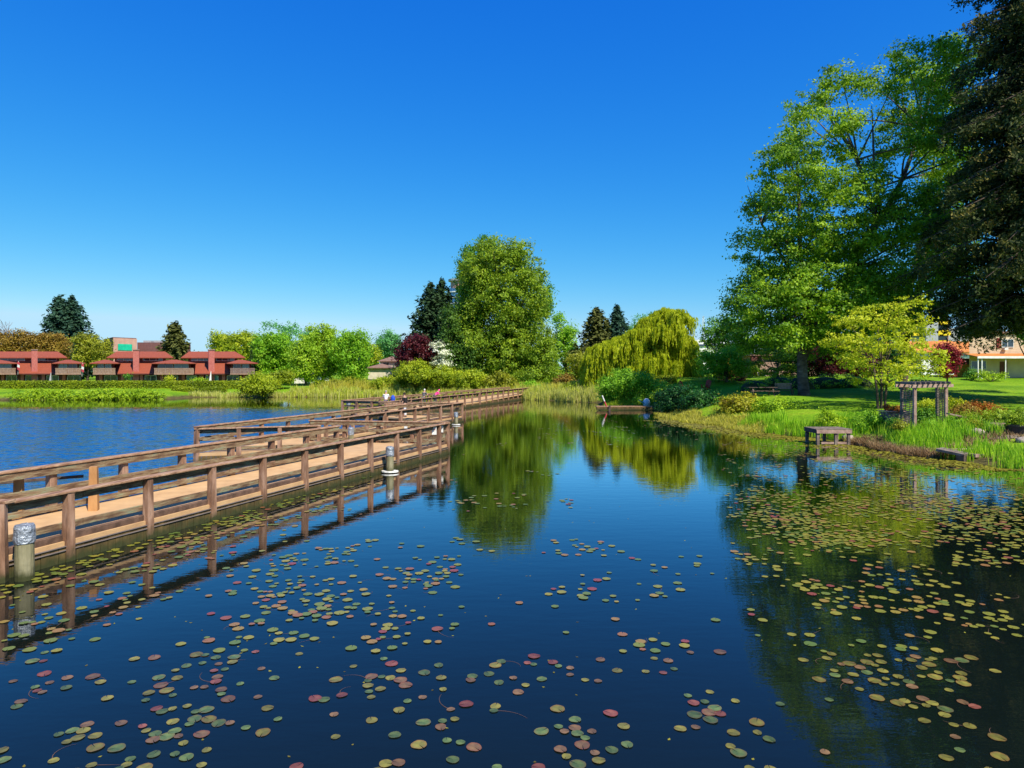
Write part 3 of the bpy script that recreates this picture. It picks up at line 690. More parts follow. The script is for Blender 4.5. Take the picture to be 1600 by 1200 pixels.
# ------------------------------------------------------------ people
def skinmesh(name, pts, edges, rad, mtl, parent, root=0, sub=1):
    me = bpy.data.meshes.new(name); me.from_pydata([tuple(p) for p in pts], edges, []); me.update(); me.materials.append(mtl)
    o = obj(name, me, parent)
    sk = o.modifiers.new('Skin', 'SKIN'); sk.use_smooth_shade = True
    for i, r in enumerate(rad):
        me.skin_vertices[0].data[i].radius = (r, r) if not isinstance(r, tuple) else r
        me.skin_vertices[0].data[i].use_root = (i == root)
    s = o.modifiers.new('Sub', 'SUBSURF'); s.levels = sub; s.render_levels = sub
    return o
flat_ = lambda n, c: mat(n, c, 6, .75)
M['skin'] = mat('skin', (.50,.30,.21), 5, .6)
def person(label, x, y, z, rot, shirt, trouser, hair, lean=.35, height=1.72, arms='rail', shoe=(.05,.05,.05), hat=None, carry=None):
    o = thing('person', label, 'person', (0, 0, 0))
    k = height/1.75
    th = lean; hip = Vector((0, 0, .92))
    def tor(d, side=0, fwd=0): return hip+Vector((side, math.sin(th)*d+fwd*math.cos(th), math.cos(th)*d-fwd*math.sin(th)))
    j = {}
    pts = [hip, tor(.2), tor(.4), tor(.52), tor(.58), tor(.66, 0, .01), tor(.76, 0, .02), tor(.84, 0, .02)]
    rad = [.14, .125, .15, .12, .055, .085, .095, .07]
    ed = [(i, i+1) for i in range(7)]
    def add(p, r, frm): pts.append(Vector(p)); rad.append(r); ed.append((frm, len(pts)-1)); return len(pts)-1
    sh_pts = {}
    for s in (-1, 1):
        a = add(tor(.49, .19*s), .062, 3)
        if arms == 'rail': el = tor(.28, .25*s, .17); wr = el+Vector((-.03*s, .22, .07))
        else: el = tor(.22, .25*s, .03); wr = el+Vector((.02*s, .10, -.24))
        e = add(el, .045, a); w = add(wr, .03, e); pm = add(wr+(wr-el).normalized()*.07, .036, w)
        d = (wr-el).normalized()
        for f, (fo, fl) in enumerate(((-.03, .075), (-.01, .088), (.012, .08), (.032, .062))):
            f1 = add(pts[pm]+d*.05+Vector((fo, 0, -.005)), .010, pm); add(pts[f1]+d*fl*.7+Vector((0, 0, -.03)), .008, f1)
        add(pts[w]+d*.045+Vector((-.05*s, 0, .01)), .011, w)
        h_ = add(hip+Vector((.09*s, 0, -.05)), .095, 0); kn = add(Vector((.11*s, .04*s+.02, .49)), .062, h_); an = add(Vector((.12*s, .05*s, .09)), .042, kn)
        add(Vector((.13*s, .05*s+.16, .04)), .035, an)
        sh_pts[s] = (a, e, h_, kn, an)
    body = skinmesh('body', pts, ed, rad, M['skin'], o)
    # shirt
    sp_ = [hip+Vector((0, 0, .02)), tor(.2), tor(.4), tor(.53)]; sr = [.165, .15, .175, .13]; se = [(0,1),(1,2),(2,3)]
    for s in (-1, 1):
        a, e = sh_pts[s][:2]; n = len(sp_); sp_ += [pts[a], pts[a].lerp(pts[e], .9)]; sr += [.085, .068]; se += [(3, n), (n, n+1)]
    skinmesh('shirt', sp_, se, sr, shirt, o)
    tp = [hip+Vector((0, 0, .03))]; tr = [.155]; te = []
    for s in (-1, 1):
        h_, kn, an = sh_pts[s][2:]; n = len(tp); tp += [pts[h_], pts[kn], pts[an]+Vector((0, 0, .03))]; tr += [.115, .08, .062]; te += [(0, n), (n, n+1), (n+1, n+2)]
    skinmesh('trousers', tp, te, tr, trouser, o)
    hc = tor(.79, 0, -.01)
    mb = MB(); mb.sphere(tuple(hc), .098, .105, .11, 12, 8); mb.build('hair', hair, o, smooth=True)
    for s in (-1, 1):
        f = sh_pts[s][4]; MB().beam(pts[f]+Vector((0, -.06, -.06)), pts[f]+Vector((0, .2, -.06)), .10, .08, ch=.02).build('shoe', flat_('shoe leather', shoe), o)
    # nose and eyes
    fc = tor(.76, 0, .11); MB().sphere(tuple(fc), .012, .02, .018, 6, 4).build('nose', M['skin'], o)
    for s in (-1, 1):
        e_ = tor(.785, .032*s, .095); MB().sphere(tuple(e_), .011, .008, .008, 6, 4).build('eye', M['darkwood'], o)
    o.location = (x, y, z); o.scale = (k, k, k); o.rotation_euler = (0, 0, rot)
    return o
wshirt = flat_('white cotton', (.80,.82,.85)); bl = flat_('black cotton', (.012,.012,.015)); gr = flat_('grey cotton', (.10,.11,.13)); pk = flat_('pink cotton', (.80,.06,.30))
jean = flat_('dark denim', (.03,.04,.09)); lt = flat_('pale shorts', (.62,.66,.72)); hg = flat_('grey hair', (.35,.30,.27)); hb = flat_('dark hair', (.025,.015,.01))
person('person in a white shirt leaning on the rail of the third walkway section', WX(603, 58), 58, .45, .15, wshirt, jean, hg, .35, 1.74)
person('person in black top and pale shorts standing by the brown bench', WX(633.5, 50.6), 50.6, .45, 1.1, bl, lt, hb, .12, 1.78, 'down')
person('person in dark clothes with white cap further along the walkway', WX(662, 66), 66, .45, -.4, gr, gr, flat_('white cap', (.7,.7,.68)), .25, 1.62)
person('person in a bright pink jacket bending over the far rail', WX(679.5, 69), 69, .45, -.9, pk, jean, pk, .75, 1.66)
x = WX(614, 57.6)
o = thing('backpack', 'blue backpack set on the rail right of the person in white', 'bag', (x, 57.6, 1.1))
MB().sphere((x, 57.6, 1.5), .19, .15, .33, 12, 8).build('bag_body', flat_('blue nylon', (.02,.08,.50)), o, smooth=True)
MB().tube([(x-.1, 57.76, 1.75), (x-.11, 57.8, 1.5), (x-.1, 57.74, 1.25)], [.02]*3).build('strap', bl, o)

# ------------------------------------------------------------ red roofed houses on the left bank
def framed_window(parent, x0, x1, y, z0, z1, glass='glass', frame='white', mull=1, t_=.06):
    mb = MB()
    mb.box(x0-t_, x1+t_, y-.05, y+.03, z1, z1+t_); mb.box(x0-t_, x1+t_, y-.07, y+.03, z0-t_, z0)
    mb.box(x0-t_, x0, y-.05, y+.03, z0, z1); mb.box(x1, x1+t_, y-.05, y+.03, z0, z1)
    for i in range(mull):
        xm = x0+(x1-x0)*(i+1)/(mull+1); mb.box(xm-.025, xm+.025, y-.045, y+.02, z0, z1)
    f = mb.build('window', M[frame], parent)
    MB().box(x0, x1, y-.012, y+.02, z0, z1).build('pane', M[glass], f)
def hip(mb, x0, x1, y0, y1, z0, z1, inset=None, th=.12):
    ins = inset if inset is not None else min((x1-x0), (y1-y0))/2*.98
    ym = (y0+y1)/2; dy = (y1-y0)/2*.999
    vs = [(x0,y0,z0),(x1,y0,z0),(x1,y1,z0),(x0,y1,z0),(x0+ins,ym-.01,z1),(x1-ins,ym-.01,z1),(x1-ins,ym+.01,z1),(x0+ins,ym+.01,z1)]
    mb.add(vs, [(0,1,5,4),(1,2,6,5),(2,3,7,6),(3,0,4,7),(4,5,6,7)])
    mb.box(x0, x1, y0, y1, z0-th, z0-.001)
Yh = 108.0; s_ = F/Yh
def hx(px): return (px-800)/s_
def hz(py): return 4-(py-577)/s_
def redhouse(label, px0, px1, units, pavs):
    """units: (x0,x1,chimney px); pavs: (x0,x1) hip-roofed pavilions with balconies"""
    X0, X1 = hx(px0), hx(px1)
    o = thing('townhouse', label, 'house', ((X0+X1)/2, Yh+5, 1.0), 'red roofed lakeside townhouses')
    zg = 1.2; ze = hz(583.5)
    mb = MB(); mb.box(X0+.3, X1-.3, Yh+1.2, Yh+10, zg-.6, ze); mb.build('wall', M['darkwall'], o)
    # piers
    x = X0+.9
    while x < X1-1:
        MB().box(x, x+.5, Yh+.95, Yh+1.18, zg-.5, ze-.05).build('brick_pier', M['chim'], o)
        w = random.uniform(1.5, 2.0)
        framed_window(o, x+.85, min(x+.85+w, X1-.6), Yh+1.15, zg+.15, zg+1.75, random.choice(['glass', 'glass', 'tealglass']))
        x += w+1.5
    MB().box(X0+.2, X1-.2, Yh+.14, Yh+.26, ze-.16, ze-.03).build('eave_shadow_band', M['darkwall'], o)  # dark strip added as the shadow line under the lower eave
    for (a, b_, c) in units:
        a_, b2 = hx(a), hx(b_)
        # clerestory storey
        MB().box(a_+.8, b2-.8, Yh+3.9, Yh+9, ze, hz(559)+.3).build('upper_wall', M['darkwall'], o)
        n = 2; wseg = (b2-a_-2.4)/2
        for i in range(2):
            xx = a_+1.2+i*wseg+(0.5 if i else 0); framed_window(o, xx, xx+wseg-.6, Yh+3.87, hz(566.5)+.35, hz(560.5)+.25, mull=2, t_=.05)
        # lower roof slope
        mb = MB(); mb.slab([(a_-.2, Yh+.3, ze), (b2+.2, Yh+.3, ze), (b2-.4, Yh+4.0, hz(567.5)+.15), (a_+.4, Yh+4.0, hz(567.5)+.15)], .14); mb.build('lower_roof', M['roof'], o)
        mb = MB(); hip(mb, a_-.5, b2+.5, Yh+3.2, Yh+10, hz(559.5)+.15, hz(551)+.35, 1.4); mb.build('roof', M['roof'], o)
        if c:
            cx = hx(c); mb = MB(); mb.box(cx-.48, cx+.48, Yh+.9, Yh+2.2, zg, hz(547)); ch = mb.build('chimney', M['chim'], o)
            MB().box(cx-.56, cx+.56, Yh+.82, Yh+2.28, hz(547)+.002, hz(547)+.14).build('chimney_cap', M['pinkwood'], ch)
    for (a, b_) in pavs:
        a_, b2 = hx(a), hx(b_); zt = hz(567.5)
        MB().box(a_+.7, b2-.7, Yh+.4, Yh+5, ze-.02, zt+.05).build('upper_wall', M['darkwall'], o)
        w = (b2-a_-1.8)
        for i in range(2): framed_window(o, a_+.95+i*w/2, a_+.95+i*w/2+w/2-.25, Yh+.36, ze+.12, zt-.12, random.choice(['glass', 'tealglass']), mull=1)
        mb = MB(); mb.box(a_+.3, b2-.3, Yh-.9, Yh+.4, ze-.16, ze-.03); fl = mb.build('balcony', M['balc'], o)
        mb = MB(); xx = a_+.35
        while xx < b2-.35: mb.box(xx, xx+.10, Yh-.88, Yh-.84, ze-.02, ze+.75); xx += .16
        mb.box(a_+.3, b2-.3, Yh-.92, Yh-.80, ze+.76, ze+.84); mb.build('railing', M['balc'] if random.random() < .6 else M['pinkwood'], fl)
        mb = MB(); hip(mb, a_-.2, b2+.2, Yh-1.2, Yh+5, zt, hz(561.5)-.02, min(3.2, (b2-a_)/2.1)); mb.build('pavilion_roof', M['roof'], o)
    return o
redhouse('long red roofed townhouse row with two chimneys below the teal panelled building', 145, 400, [(168, 266, 212), (288, 382, 331)], [(143, 184), (238, 305), (356, 400)])
redhouse('red roofed townhouse with one broad chimney at the left edge of the photo', -40, 132, [(-14, 102, 54)], [(-45, 28), (83, 131)])
def shear(o, k, y0):
    oy = ORG[o.name][1]
    for c in o.children_recursive:
        if c.type == 'MESH':
            a_ = np.empty(len(c.data.vertices)*3, np.float32); c.data.vertices.foreach_get('co', a_); a_ = a_.reshape(-1, 3)
            a_[:, 0] += k*(a_[:, 1]+oy-y0); c.data.vertices.foreach_set('co', a_.ravel()); c.data.update()
for o_ in [o_ for o_ in COL.objects if o_.name.startswith('townhouse')]: shear(o_, ORG[o_.name][0]/Yh, Yh)
def flag(px, py, label):
    x, y, z = P(px, py, Yh-1.2); o = thing('flag', label, 'flag', (x, y, z), 'flags on the townhouse balconies')
    MB().cyl((x, y, z-1.1), (x+.25, y-.2, z+1.0), .025, n=6).build('pole', M['white'], o)
    for k, m_ in ((0, 'redwhite'), (1, 'white'), (2, 'redwhite')):
        MB().slab([(x+.1-.02*k, y-.22-k*.01, z+.9-k*.42), (x+.5, y-.3, z+.75-k*.42), (x+.48, y-.3, z+.34-k*.42), (x+.05, y-.22, z+.49-k*.42)], .01).build('stripe', M[m_], o)
flag(28, 574, 'red and white flag left of the broad chimney'); flag(128, 577, 'red and white flag at the right end of the single chimney house')
def parasol(px, Y, col, label, h=2.3):
    x = WX(px, Y); z = gz(x, Y); o = thing('parasol', label, 'parasol', (x, Y, z))
    MB().cyl((x, Y, z), (x+.15, Y, z+h), .03, n=6).build('pole', M['white'], o)
    MB().cyl((x+.04, Y, z+h*.35), (x+.16, Y, z+h), .20, .04, 8).build('canopy', M[col], o)
parasol(78, 107.6, 'grey', 'closed grey parasol in front of the single chimney house'); parasol(328, 107.3, 'white', 'closed white parasol behind the hedge by the right chimney', 2.5)

# commercial building with teal panel
Yc = 210.0; k_ = F/Yc
o = thing('commercial_building', 'pink and maroon flat roofed building with a teal panel behind the townhouses', 'building', (WX(200, Yc), Yc, 1.8))
cx = lambda p: (p-800)/k_
cz = lambda q: 4-(q-577)/k_
pA, pB, pC, pD = (WX(177, 210), 210), (WX(214, 217), 217), (WX(196, 238), 238), (WX(163, 226), 226)
zt_ = cz(528)
MB().prism([pA, pB, pC, pD], 1, zt_).build('pink_wall', M['pinkwall'], o)
MB().add([(pA[0]-.03,pA[1],1),(pA[0]-.03,pA[1],zt_),(pD[0]-.03,pD[1],zt_),(pD[0]-.03,pD[1],1),(pA[0]-.2,pA[1]+.1,1),(pA[0]-.2,pA[1]+.1,zt_),(pD[0]-.2,pD[1]+.1,zt_),(pD[0]-.2,pD[1]+.1,1)], [(0,1,2,3),(7,6,5,4),(0,4,5,1),(1,5,6,2),(2,6,7,3),(3,7,4,0)]).build('side_wall', M['maroonwall'], o)
MB().prism([(x*1.001, y*.9995) for x, y in (pA, pB, pC, pD)], zt_+.003, zt_+.25).build('parapet', M['maroonwall'], o)
u0 = (pB[0]-pA[0])/37; v0 = (pB[1]-pA[1])/37
pt = lambda k, off, z: (pA[0]+u0*k+.02, pA[1]+v0*k-off, z)
z0_, z1_ = cz(547), cz(537)
MB().add([pt(8,.1,z0_),pt(29.5,.1,z0_),pt(29.5,.1,z1_),pt(8,.1,z1_),pt(8,.35,z0_),pt(29.5,.35,z0_),pt(29.5,.35,z1_),pt(8,.35,z1_)], [(3,2,1,0),(4,5,6,7),(0,1,5,4),(1,2,6,5),(2,3,7,6),(3,0,4,7)]).build('panel', M['teal'], o)
MB().box(WX(214.5, 224), WX(262, 224), 224, 240, 1, WZ(535, 224)).build('annex_wall', M['maroonwall'], o)
for a, b_ in ((224, 236), (240, 250)): MB().box(WX(a, 226), WX(b_, 226), 226, 229, WZ(535, 224)+.003, WZ(532, 226)).build('roof_unit', M['grey'], o)

# ------------------------------------------------------------ house among centre trees, small white house
def smallhouse(label, px0, px1, Y, eave, ridge, base, wall, roof, depth=8, wins=(), name='house', ext=None):
    s = F/Y; x0, x1 = (px0-800)/s, (px1-800)/s; ez = WZ(eave, Y); rz = WZ(ridge, Y); bz = WZ(base, Y)
    o = thing(name, label, 'house', ((x0+x1)/2, Y, bz))
    MB().box(x0+.4, x1-.4, Y+.5, Y+depth-.5, bz-1, ez).build('wall', M[wall], o)
    mb = MB(); hip(mb, x0, x1, Y, Y+depth, ez+.13, rz); mb.build('roof', M[roof], o)
    for (a, b_, c, d) in wins: framed_window(o, (a-800)/s, (b_-800)/s, Y+.46, WZ(d, Y), WZ(c, Y))
    return o
smallhouse('brown roofed cream house left of the purple tree', 590, 622, 128, 565, 556, 580, 'cream', 'brownroof', 9, ((598, 607, 567, 572),))
smallhouse('low brown roofed annex in front of the cream house', 571, 612, 124, 575.5, 568, 584, 'cream', 'brownroof', 6)
smallhouse('low white house in shadow beneath the row of lime green trees', 455, 500, 124, 585, 579, 596, 'white', 'brownroof', 8, ((466, 472, 587, 592), (478, 484, 587, 592)))
# tower behind the big tree
Yt = 330.0; kt = F/Yt; x = WX(716, Yt)
o = thing('apartment_tower', 'rounded blue glass apartment tower behind the tallest centre tree', 'building', (x, Yt, 2))
MB().cyl((x, Yt, 0), (x, Yt, WZ(452, Yt)), 5.2, n=24).build('glass_wall', M['blueglass'], o)
for k in range(14):
    zz = 5+k*2.75
    if zz < WZ(455, Yt): MB().cyl((x, Yt, zz), (x, Yt, zz+.45), 5.5, n=24).build('floor_band', M['white'], o)
MB().cyl((x+.5, Yt, WZ(452, Yt)+.01), (x+.5, Yt, WZ(440, Yt)), 4.2, n=20).build('penthouse', M['pinkwall'], o)
MB().cyl((x+.5, Yt, WZ(440, Yt)+.01), (x+.5, Yt, WZ(437, Yt)), 5.3, n=24).build('roof_canopy', M['grey'], o)
# white building with dome and lattice mast
Yd = 180.0
o = thing('white_hall', 'white flat roofed building with a small glass dome behind the willow', 'building', (WX(1085, Yd), Yd, 3))
MB().box(WX(1058, Yd), WX(1135, Yd), Yd, Yd+20, 1, WZ(531, Yd)).build('wall', M['white'], o)
MB().box(WX(1058, Yd), WX(1135, Yd), Yd-.3, Yd-.01, WZ(541, Yd), WZ(538, Yd)).build('window_band', M['glass'], o)
MB().sphere((WX(1082, Yd), Yd+8, WZ(531, Yd)), 1.9, 1.9, 1.1, 16, 8).build('dome', M['blueglass'], o, smooth=True)
Ym = 400.0; xm = WX(1099, Ym)
o = thing('lattice_mast', 'thin pale lattice mast rising behind the white hall', 'mast', (xm, Ym, 2)); mb = MB()
for dx, dy in ((-.9, 0), (.9, 0), (0, 1.2)): mb.cyl((xm+dx, Ym+dy, 2), (xm+dx*.3, Ym+dy*.3, WZ(494, Ym)), .10, n=5)
for k in range(12):
    z0 = 3+k*2.6; mb.cyl((xm-.85, Ym, z0), (xm+.8, Ym, z0+2.6), .06, n=4); mb.cyl((xm+.85, Ym, z0), (xm-.8, Ym, z0+2.6), .06, n=4)
mb.build('frame', M['white'], o)

# ------------------------------------------------------------ right bank houses
Yr = 80.0
o = thing('beige_house', 'beige two storey house with maroon shutter and white edged porch', 'house', (WX(1570, Yr), Yr, 2.9))
q = lambda p: WX(p, Yr)
w_ = lambda p: WZ(p, Yr)
zb = gz(q(1560), Yr)
def skew(x0, x1, y0, y1):
    k = x0/y0; return [(x0, y0), (x1, y0), (x1+k*(y1-y0), y1), (x0+k*(y1-y0)+.3, y1)]
MB().prism(skew(q(1536), q(1680), Yr+2.4, Yr+10), zb-.5, w_(519)).build('wall', M['beige'], o)
MB().prism(skew(q(1534), q(1682), Yr+2.1, Yr+10.3), w_(519)+.003, w_(516)).build('roof', M['brownroof'], o)
mb = MB(); 
for k in range(14): mb.box(q(1536)+.01, q(1679), Yr+2.385, Yr+2.398, w_(553)+k*.2, w_(553)+k*.2+.03)
mb.build('siding_strips', M['cream'], o)  # thin raised cream strips across the beige siding
framed_window(o, q(1588), q(1606), Yr+2.36, w_(541), w_(529)); MB().box(q(1579.5), q(1586), Yr+2.3, Yr+2.39, w_(543), w_(527)).build('shutter', M['maroon'], o)
MB().box(q(1589), q(1595), Yr+2.0, Yr+2.3, w_(546), w_(542.5)).build('air_conditioner', M['white'], o)
mb = MB(); mb.slab([(q(1527), Yr, w_(559)+.15), (q(1680), Yr, w_(559)+.15), (q(1680), Yr+2.4, w_(555)+.25), (q(1527), Yr+2.4, w_(555)+.25)], .1); mb.build('porch_roof', M['orangeroof'], o)
MB().box(q(1527), q(1680), Yr-.06, Yr-.004, w_(560), w_(556.5)).build('porch_fascia', M['white'], o)
for p in (1529.5, 1535.5, 1572.5): MB().box(q(p)-.05, q(p)+.05, Yr+.1, Yr+.2, zb-.3, w_(560)).build('porch_post', M['white'], o)
framed_window(o, q(1539), q(1562), Yr+2.36, w_(576), w_(564)); MB().box(q(1585), q(1596), Yr+2.3, Yr+2.39, zb-.1, w_(565)).build('door', M['darkwall'], o)
# lower wing
o = thing('garage', 'brown garage with orange stained door beside the beige house', 'garage', (q(1510), Yr+3, zb))
MB().prism(skew(WX(1493, 84.2), WX(1534, 84.2), Yr+4.2, Yr+10), zb-.4, w_(560.5)).build('wall', M['brownwall'], o)
MB().box(WX(1496, 84.05), WX(1525, 84.05), Yr+4.05, Yr+4.19, zb-.4, w_(569)).build('door', M['orangewall'], o)
MB().prism(skew(WX(1492, 83.8), WX(1535, 83.8), Yr+3.8, Yr+10.3), w_(560.5)+.003, w_(559)).build('roof', M['brownroof'], o)
Yo = 110.0
o = thing('orange_roof_house', 'white walled house with a bright orange roof behind the garage', 'house', (WX(1500, Yo), Yo, 3))
MB().prism(skew(WX(1440, Yo), WX(1560, Yo), Yo, Yo+8), 2, WZ(549.5, Yo)).build('wall', M['white'], o)
mb = MB(); mb.slab([(WX(1405, Yo), Yo-.6, WZ(549.5, Yo)), (WX(1562, Yo), Yo-.6, WZ(549.5, Yo)), (WX(1562, Yo), Yo+5, WZ(533, Yo)+.2), (WX(1405, Yo), Yo+5, WZ(533, Yo)+.2)], .15); mb.build('roof', M['orangeroof'], o)
framed_window(o, WX(1506, Yo), WX(1511, Yo), Yo-.03, WZ(557, Yo), WZ(552, Yo))
Yy = 165.0
o = thing('apartment_block', 'grey apartment block with bright yellow balcony bands glimpsed between the trees', 'building', (WX(1465, Yy), Yy, 3))
MB().box(WX(1447, Yy), WX(1466, Yy), Yy, Yy+12, 2, WZ(497, Yy)).build('grey_wall', M['grey'], o)
MB().box(WX(1466, Yy)+.01, WX(1486, Yy), Yy+1, Yy+12, 2, WZ(497, Yy)).build('dark_wall', M['maroonwall'], o)
MB().box(WX(1425, Yy), WX(1447, Yy)-.01, Yy+2, Yy+12, 2, WZ(514, Yy)).build('side_wall', M['grey'], o)
MB().box(WX(1486, Yy)+.01, WX(1560, Yy), Yy+2, Yy+12, 2, WZ(512, Yy)).build('side_wall', M['grey'], o)
for (a, b_, c, d, yo) in ((1466.5, 1486, 499, 507, 0), (1466.5, 1486, 516, 524, 0), (1466.5, 1486, 532, 540, 0), (1425, 1446.5, 516, 524, 1.2), (1540, 1562, 513, 521, 1.2)):
    MB().box(WX(a, Yy), WX(b_, Yy), Yy+yo, Yy+yo+.9, WZ(d, Yy), WZ(c, Yy)).build('balcony_band', M['yellow'], o)
for c, d in ((508, 514.5), (525, 531)): MB().box(WX(1469, Yy), WX(1484, Yy), Yy+.9, Yy+.99, WZ(d, Yy), WZ(c, Yy)).build('window', M['glass'], o)
Yb = 96.0
o = thing('bungalow', 'pinkish beige house half hidden behind the layered maple under the great birch', 'house', (WX(1230, Yb), Yb, 3))
MB().box(WX(1172, Yb), WX(1300, Yb), Yb, Yb+9, 2, WZ(556, Yb)).build('wall', M['pinkwood'], o)
MB().box(WX(1172, Yb)-.4, WX(1300, Yb), Yb-.6, Yb+9, WZ(556, Yb)+.003, WZ(552, Yb)).build('roof', M['brownroof'], o)
framed_window(o, WX(1184, Yb), WX(1196, Yb), Yb-.03, WZ(592, Yb), WZ(580, Yb)); framed_window(o, WX(1207, Yb), WX(1214, Yb), Yb-.03, WZ(597, Yb), WZ(580, Yb))
MB().box(WX(1148, Yb), WX(1173, Yb)-.02, Yb+3, Yb+8, 2, WZ(552, Yb)).build('orange_wall', M['orangewall'], o)
MB().box(WX(1172.5, Yb), WX(1181, Yb), Yb-.5, Yb-.02, 2, WZ(553, Yb)).build('corner_pier', M['darkwall'], o)
# fence
o = thing('fence', 'reddish brown board fence at the back of the lawn right of the willow', 'fence', (WX(1105, 84), 84, 2.6)); mb = MB(); x = WX(1062, 84)
while x < WX(1168, 84):
    zt = WZ(589.5, 84)+(.35 if x > WX(1120, 84) else 0); mb.box(x, x+.16, 84, 84.03, 1.6, zt+random.uniform(-.02, .02)); x += .175
mb.build('boards', M['fence'], o)
for p in (1063, 1085, 1107, 1129, 1151, 1167): MB().box(WX(p, 84)-.06, WX(p, 84)+.06, 84.031, 84.16, 1.5, WZ(588.5, 84)+.1).build('post', M['fence'], o)

# ------------------------------------------------------------ garden furniture
def deckchair(label, px, Y, rz, src=None):
    x = WX(px, Y); z = gz(x, Y)
    if src is None:
        o = thing('garden_chair', label, 'chair', (0, 0, 0), 'red garden chairs on the back lawn')
        for k in range(5): MB().slab([(-.28+k*.115, -.25, .38), (-.18+k*.115, -.25, .38), (-.18+k*.115, .25, .30), (-.28+k*.115, .25, .30)], .02).build('seat_slat', M['red'], o)
        for k in range(5): MB().slab([(-.30+k*.125, .25, .30), (-.19+k*.125, .25, .30), (-.20+k*.13, .52, 1.12-.03*abs(k-2)**2), (-.31+k*.13, .52, 1.12-.03*abs(k-2)**2)], .025).build('back_slat', M['red'], o)
        for s in (-1, 1):
            MB().box(s*.36-.07, s*.36+.07, -.35, .38, .56, .59).build('armrest', M['red'], o)
            MB().box(s*.34-.02, s*.34+.02, -.30, -.18, 0, .559).build('leg', M['red'], o); MB().beam((s*.34, -.2, .36), (s*.34, .5, .0), .04, .1).build('leg', M['red'], o)
    else:
        o = copy_tree(src); o['label'] = label
    o.location = (x, Y, z); o.rotation_euler = (0, 0, rz); return o
c0 = deckchair('red garden chair left of the fence by the yellow flowers', 1069, 72, .7)
deckchair('red garden chair standing alone in the middle of the bright back lawn', 1103, 70, -.9, c0)
deckchair('red garden chair farther right against the fence', 1129, 78, .3, c0)
deckchair('rightmost red garden chair beside the bungalow shade', 1138, 77, -.2, c0)
def picnic(px, Y, label):
    x = WX(px, Y); z = gz(x, Y); o = thing('picnic_table', label, 'table', (x, Y, z))
    for k in range(5): MB().box(x-1.2, x+1.2, Y-.42+k*.17, Y-.27+k*.17, z+.72, z+.76).build('top_plank', M['darkwood'], o)
    for s in (-1, 1): MB().box(x-1.2, x+1.2, Y+s*.78-.14, Y+s*.78+.14, z+.42, z+.46).build('bench_seat', M['darkwood'], o)
    for sx in (-.85, .85):
        for s in (-1, 1): MB().beam((x+sx, Y+s*.75, z-.05), (x+sx, Y+s*.25, z+.72), .05, .12, up=(1,0,0)).build('leg', M['darkwood'], o)
        MB().beam((x+sx+.05, Y-.85, z+.38), (x+sx+.05, Y+.85, z+.38), .05, .1).build('cross_bar', M['darkwood'], o)
picnic(1190, 58, 'dark picnic table under the left side of the great birch')
x = WX(1226, 60); z = gz(x, 60)
o = thing('bench', 'pinkish brown bench with high back beside the picnic table', 'bench', (x, 60, z))
for k in range(3): MB().box(x-.75, x+.75, 60.2+k*.03, 60.24+k*.03, z+.55+k*.18, z+.70+k*.18).build('back_slat', M['pinkwood'], o)
for k in range(3): MB().box(x-.75, x+.75, 59.7+k*.16, 59.84+k*.16, z+.42, z+.46).build('seat_slat', M['darkwood'], o)
for sx in (-.65, .65):
    MB().box(x+sx-.04, x+sx+.04, 59.72, 59.8, z-.1, z+.42).build('leg', M['darkwood'], o); MB().box(x+sx-.04, x+sx+.04, 60.08, 60.16, z-.1, z+.9).build('leg', M['darkwood'], o)

# pergola
o = thing('pergola', 'weathered grey garden arbour with slatted sides standing in the iris bed', 'pergola', (22.3, 37, .9))
pf = [(WX(1429, 35.6), 35.6), (WX(1409, 37.2), 37.2), (WX(1478, 37.0), 37.0), (WX(1464, 38.6), 38.6)]
for i, (x, y) in enumerate(pf):
    MB().beam((x, y, .5), (x, y, 3.02), .15 if i % 2 == 0 else .12, .15, up=(0,1,0), ch=.012).build('post', M['pinkwood'] if i % 2 == 0 else M['greywood'], o)
for a, b_ in ((0, 1), (2, 3)):
    (x0, y0), (x1, y1) = pf[a], pf[b_]; mb = MB()
    for k in range(22): mb.beam((x0, y0, .95+k*.092), (x1, y1, .95+k*.092), .03, .035)
    for uu in (.33, .66): xx, yy = x0+(x1-x0)*uu, y0+(y1-y0)*uu; mb.beam((xx, yy+.025, .9), (xx, yy+.025, 3.0), .035, .02)
    mb.build('lattice', M['greywood'], o)
    ex, ey = (x1-x0)*.35, (y1-y0)*.35
for a, b_ in ((0, 2), (1, 3)):
    (x0, y0), (x1, y1) = pf[a], pf[b_]; dx, dy = (x1-x0)*.2, (y1-y0)*.2
    MB().beam((x0-dx, y0-dy-.1, 3.11), (x1+dx, y1+dy-.1, 3.11), .05, .17, ch=.01).build('beam', M['pinkwood'], o)
for k in range(8):
    u = -.08+k*1.16/7; x0, y0 = pf[0][0]+(pf[2][0]-pf[0][0])*u, pf[0][1]+(pf[2][1]-pf[0][1])*u; x1, y1 = pf[1][0]+(pf[3][0]-pf[1][0])*u, pf[1][1]+(pf[3][1]-pf[1][1])*u
    dx, dy = (x1-x0)*.25, (y1-y0)*.25
    MB().beam((x0-dx, y0-dy, 3.27), (x1+dx, y1+dy, 3.27), .06, .13, ch=.01).build('rafter', M['greywood'], o)
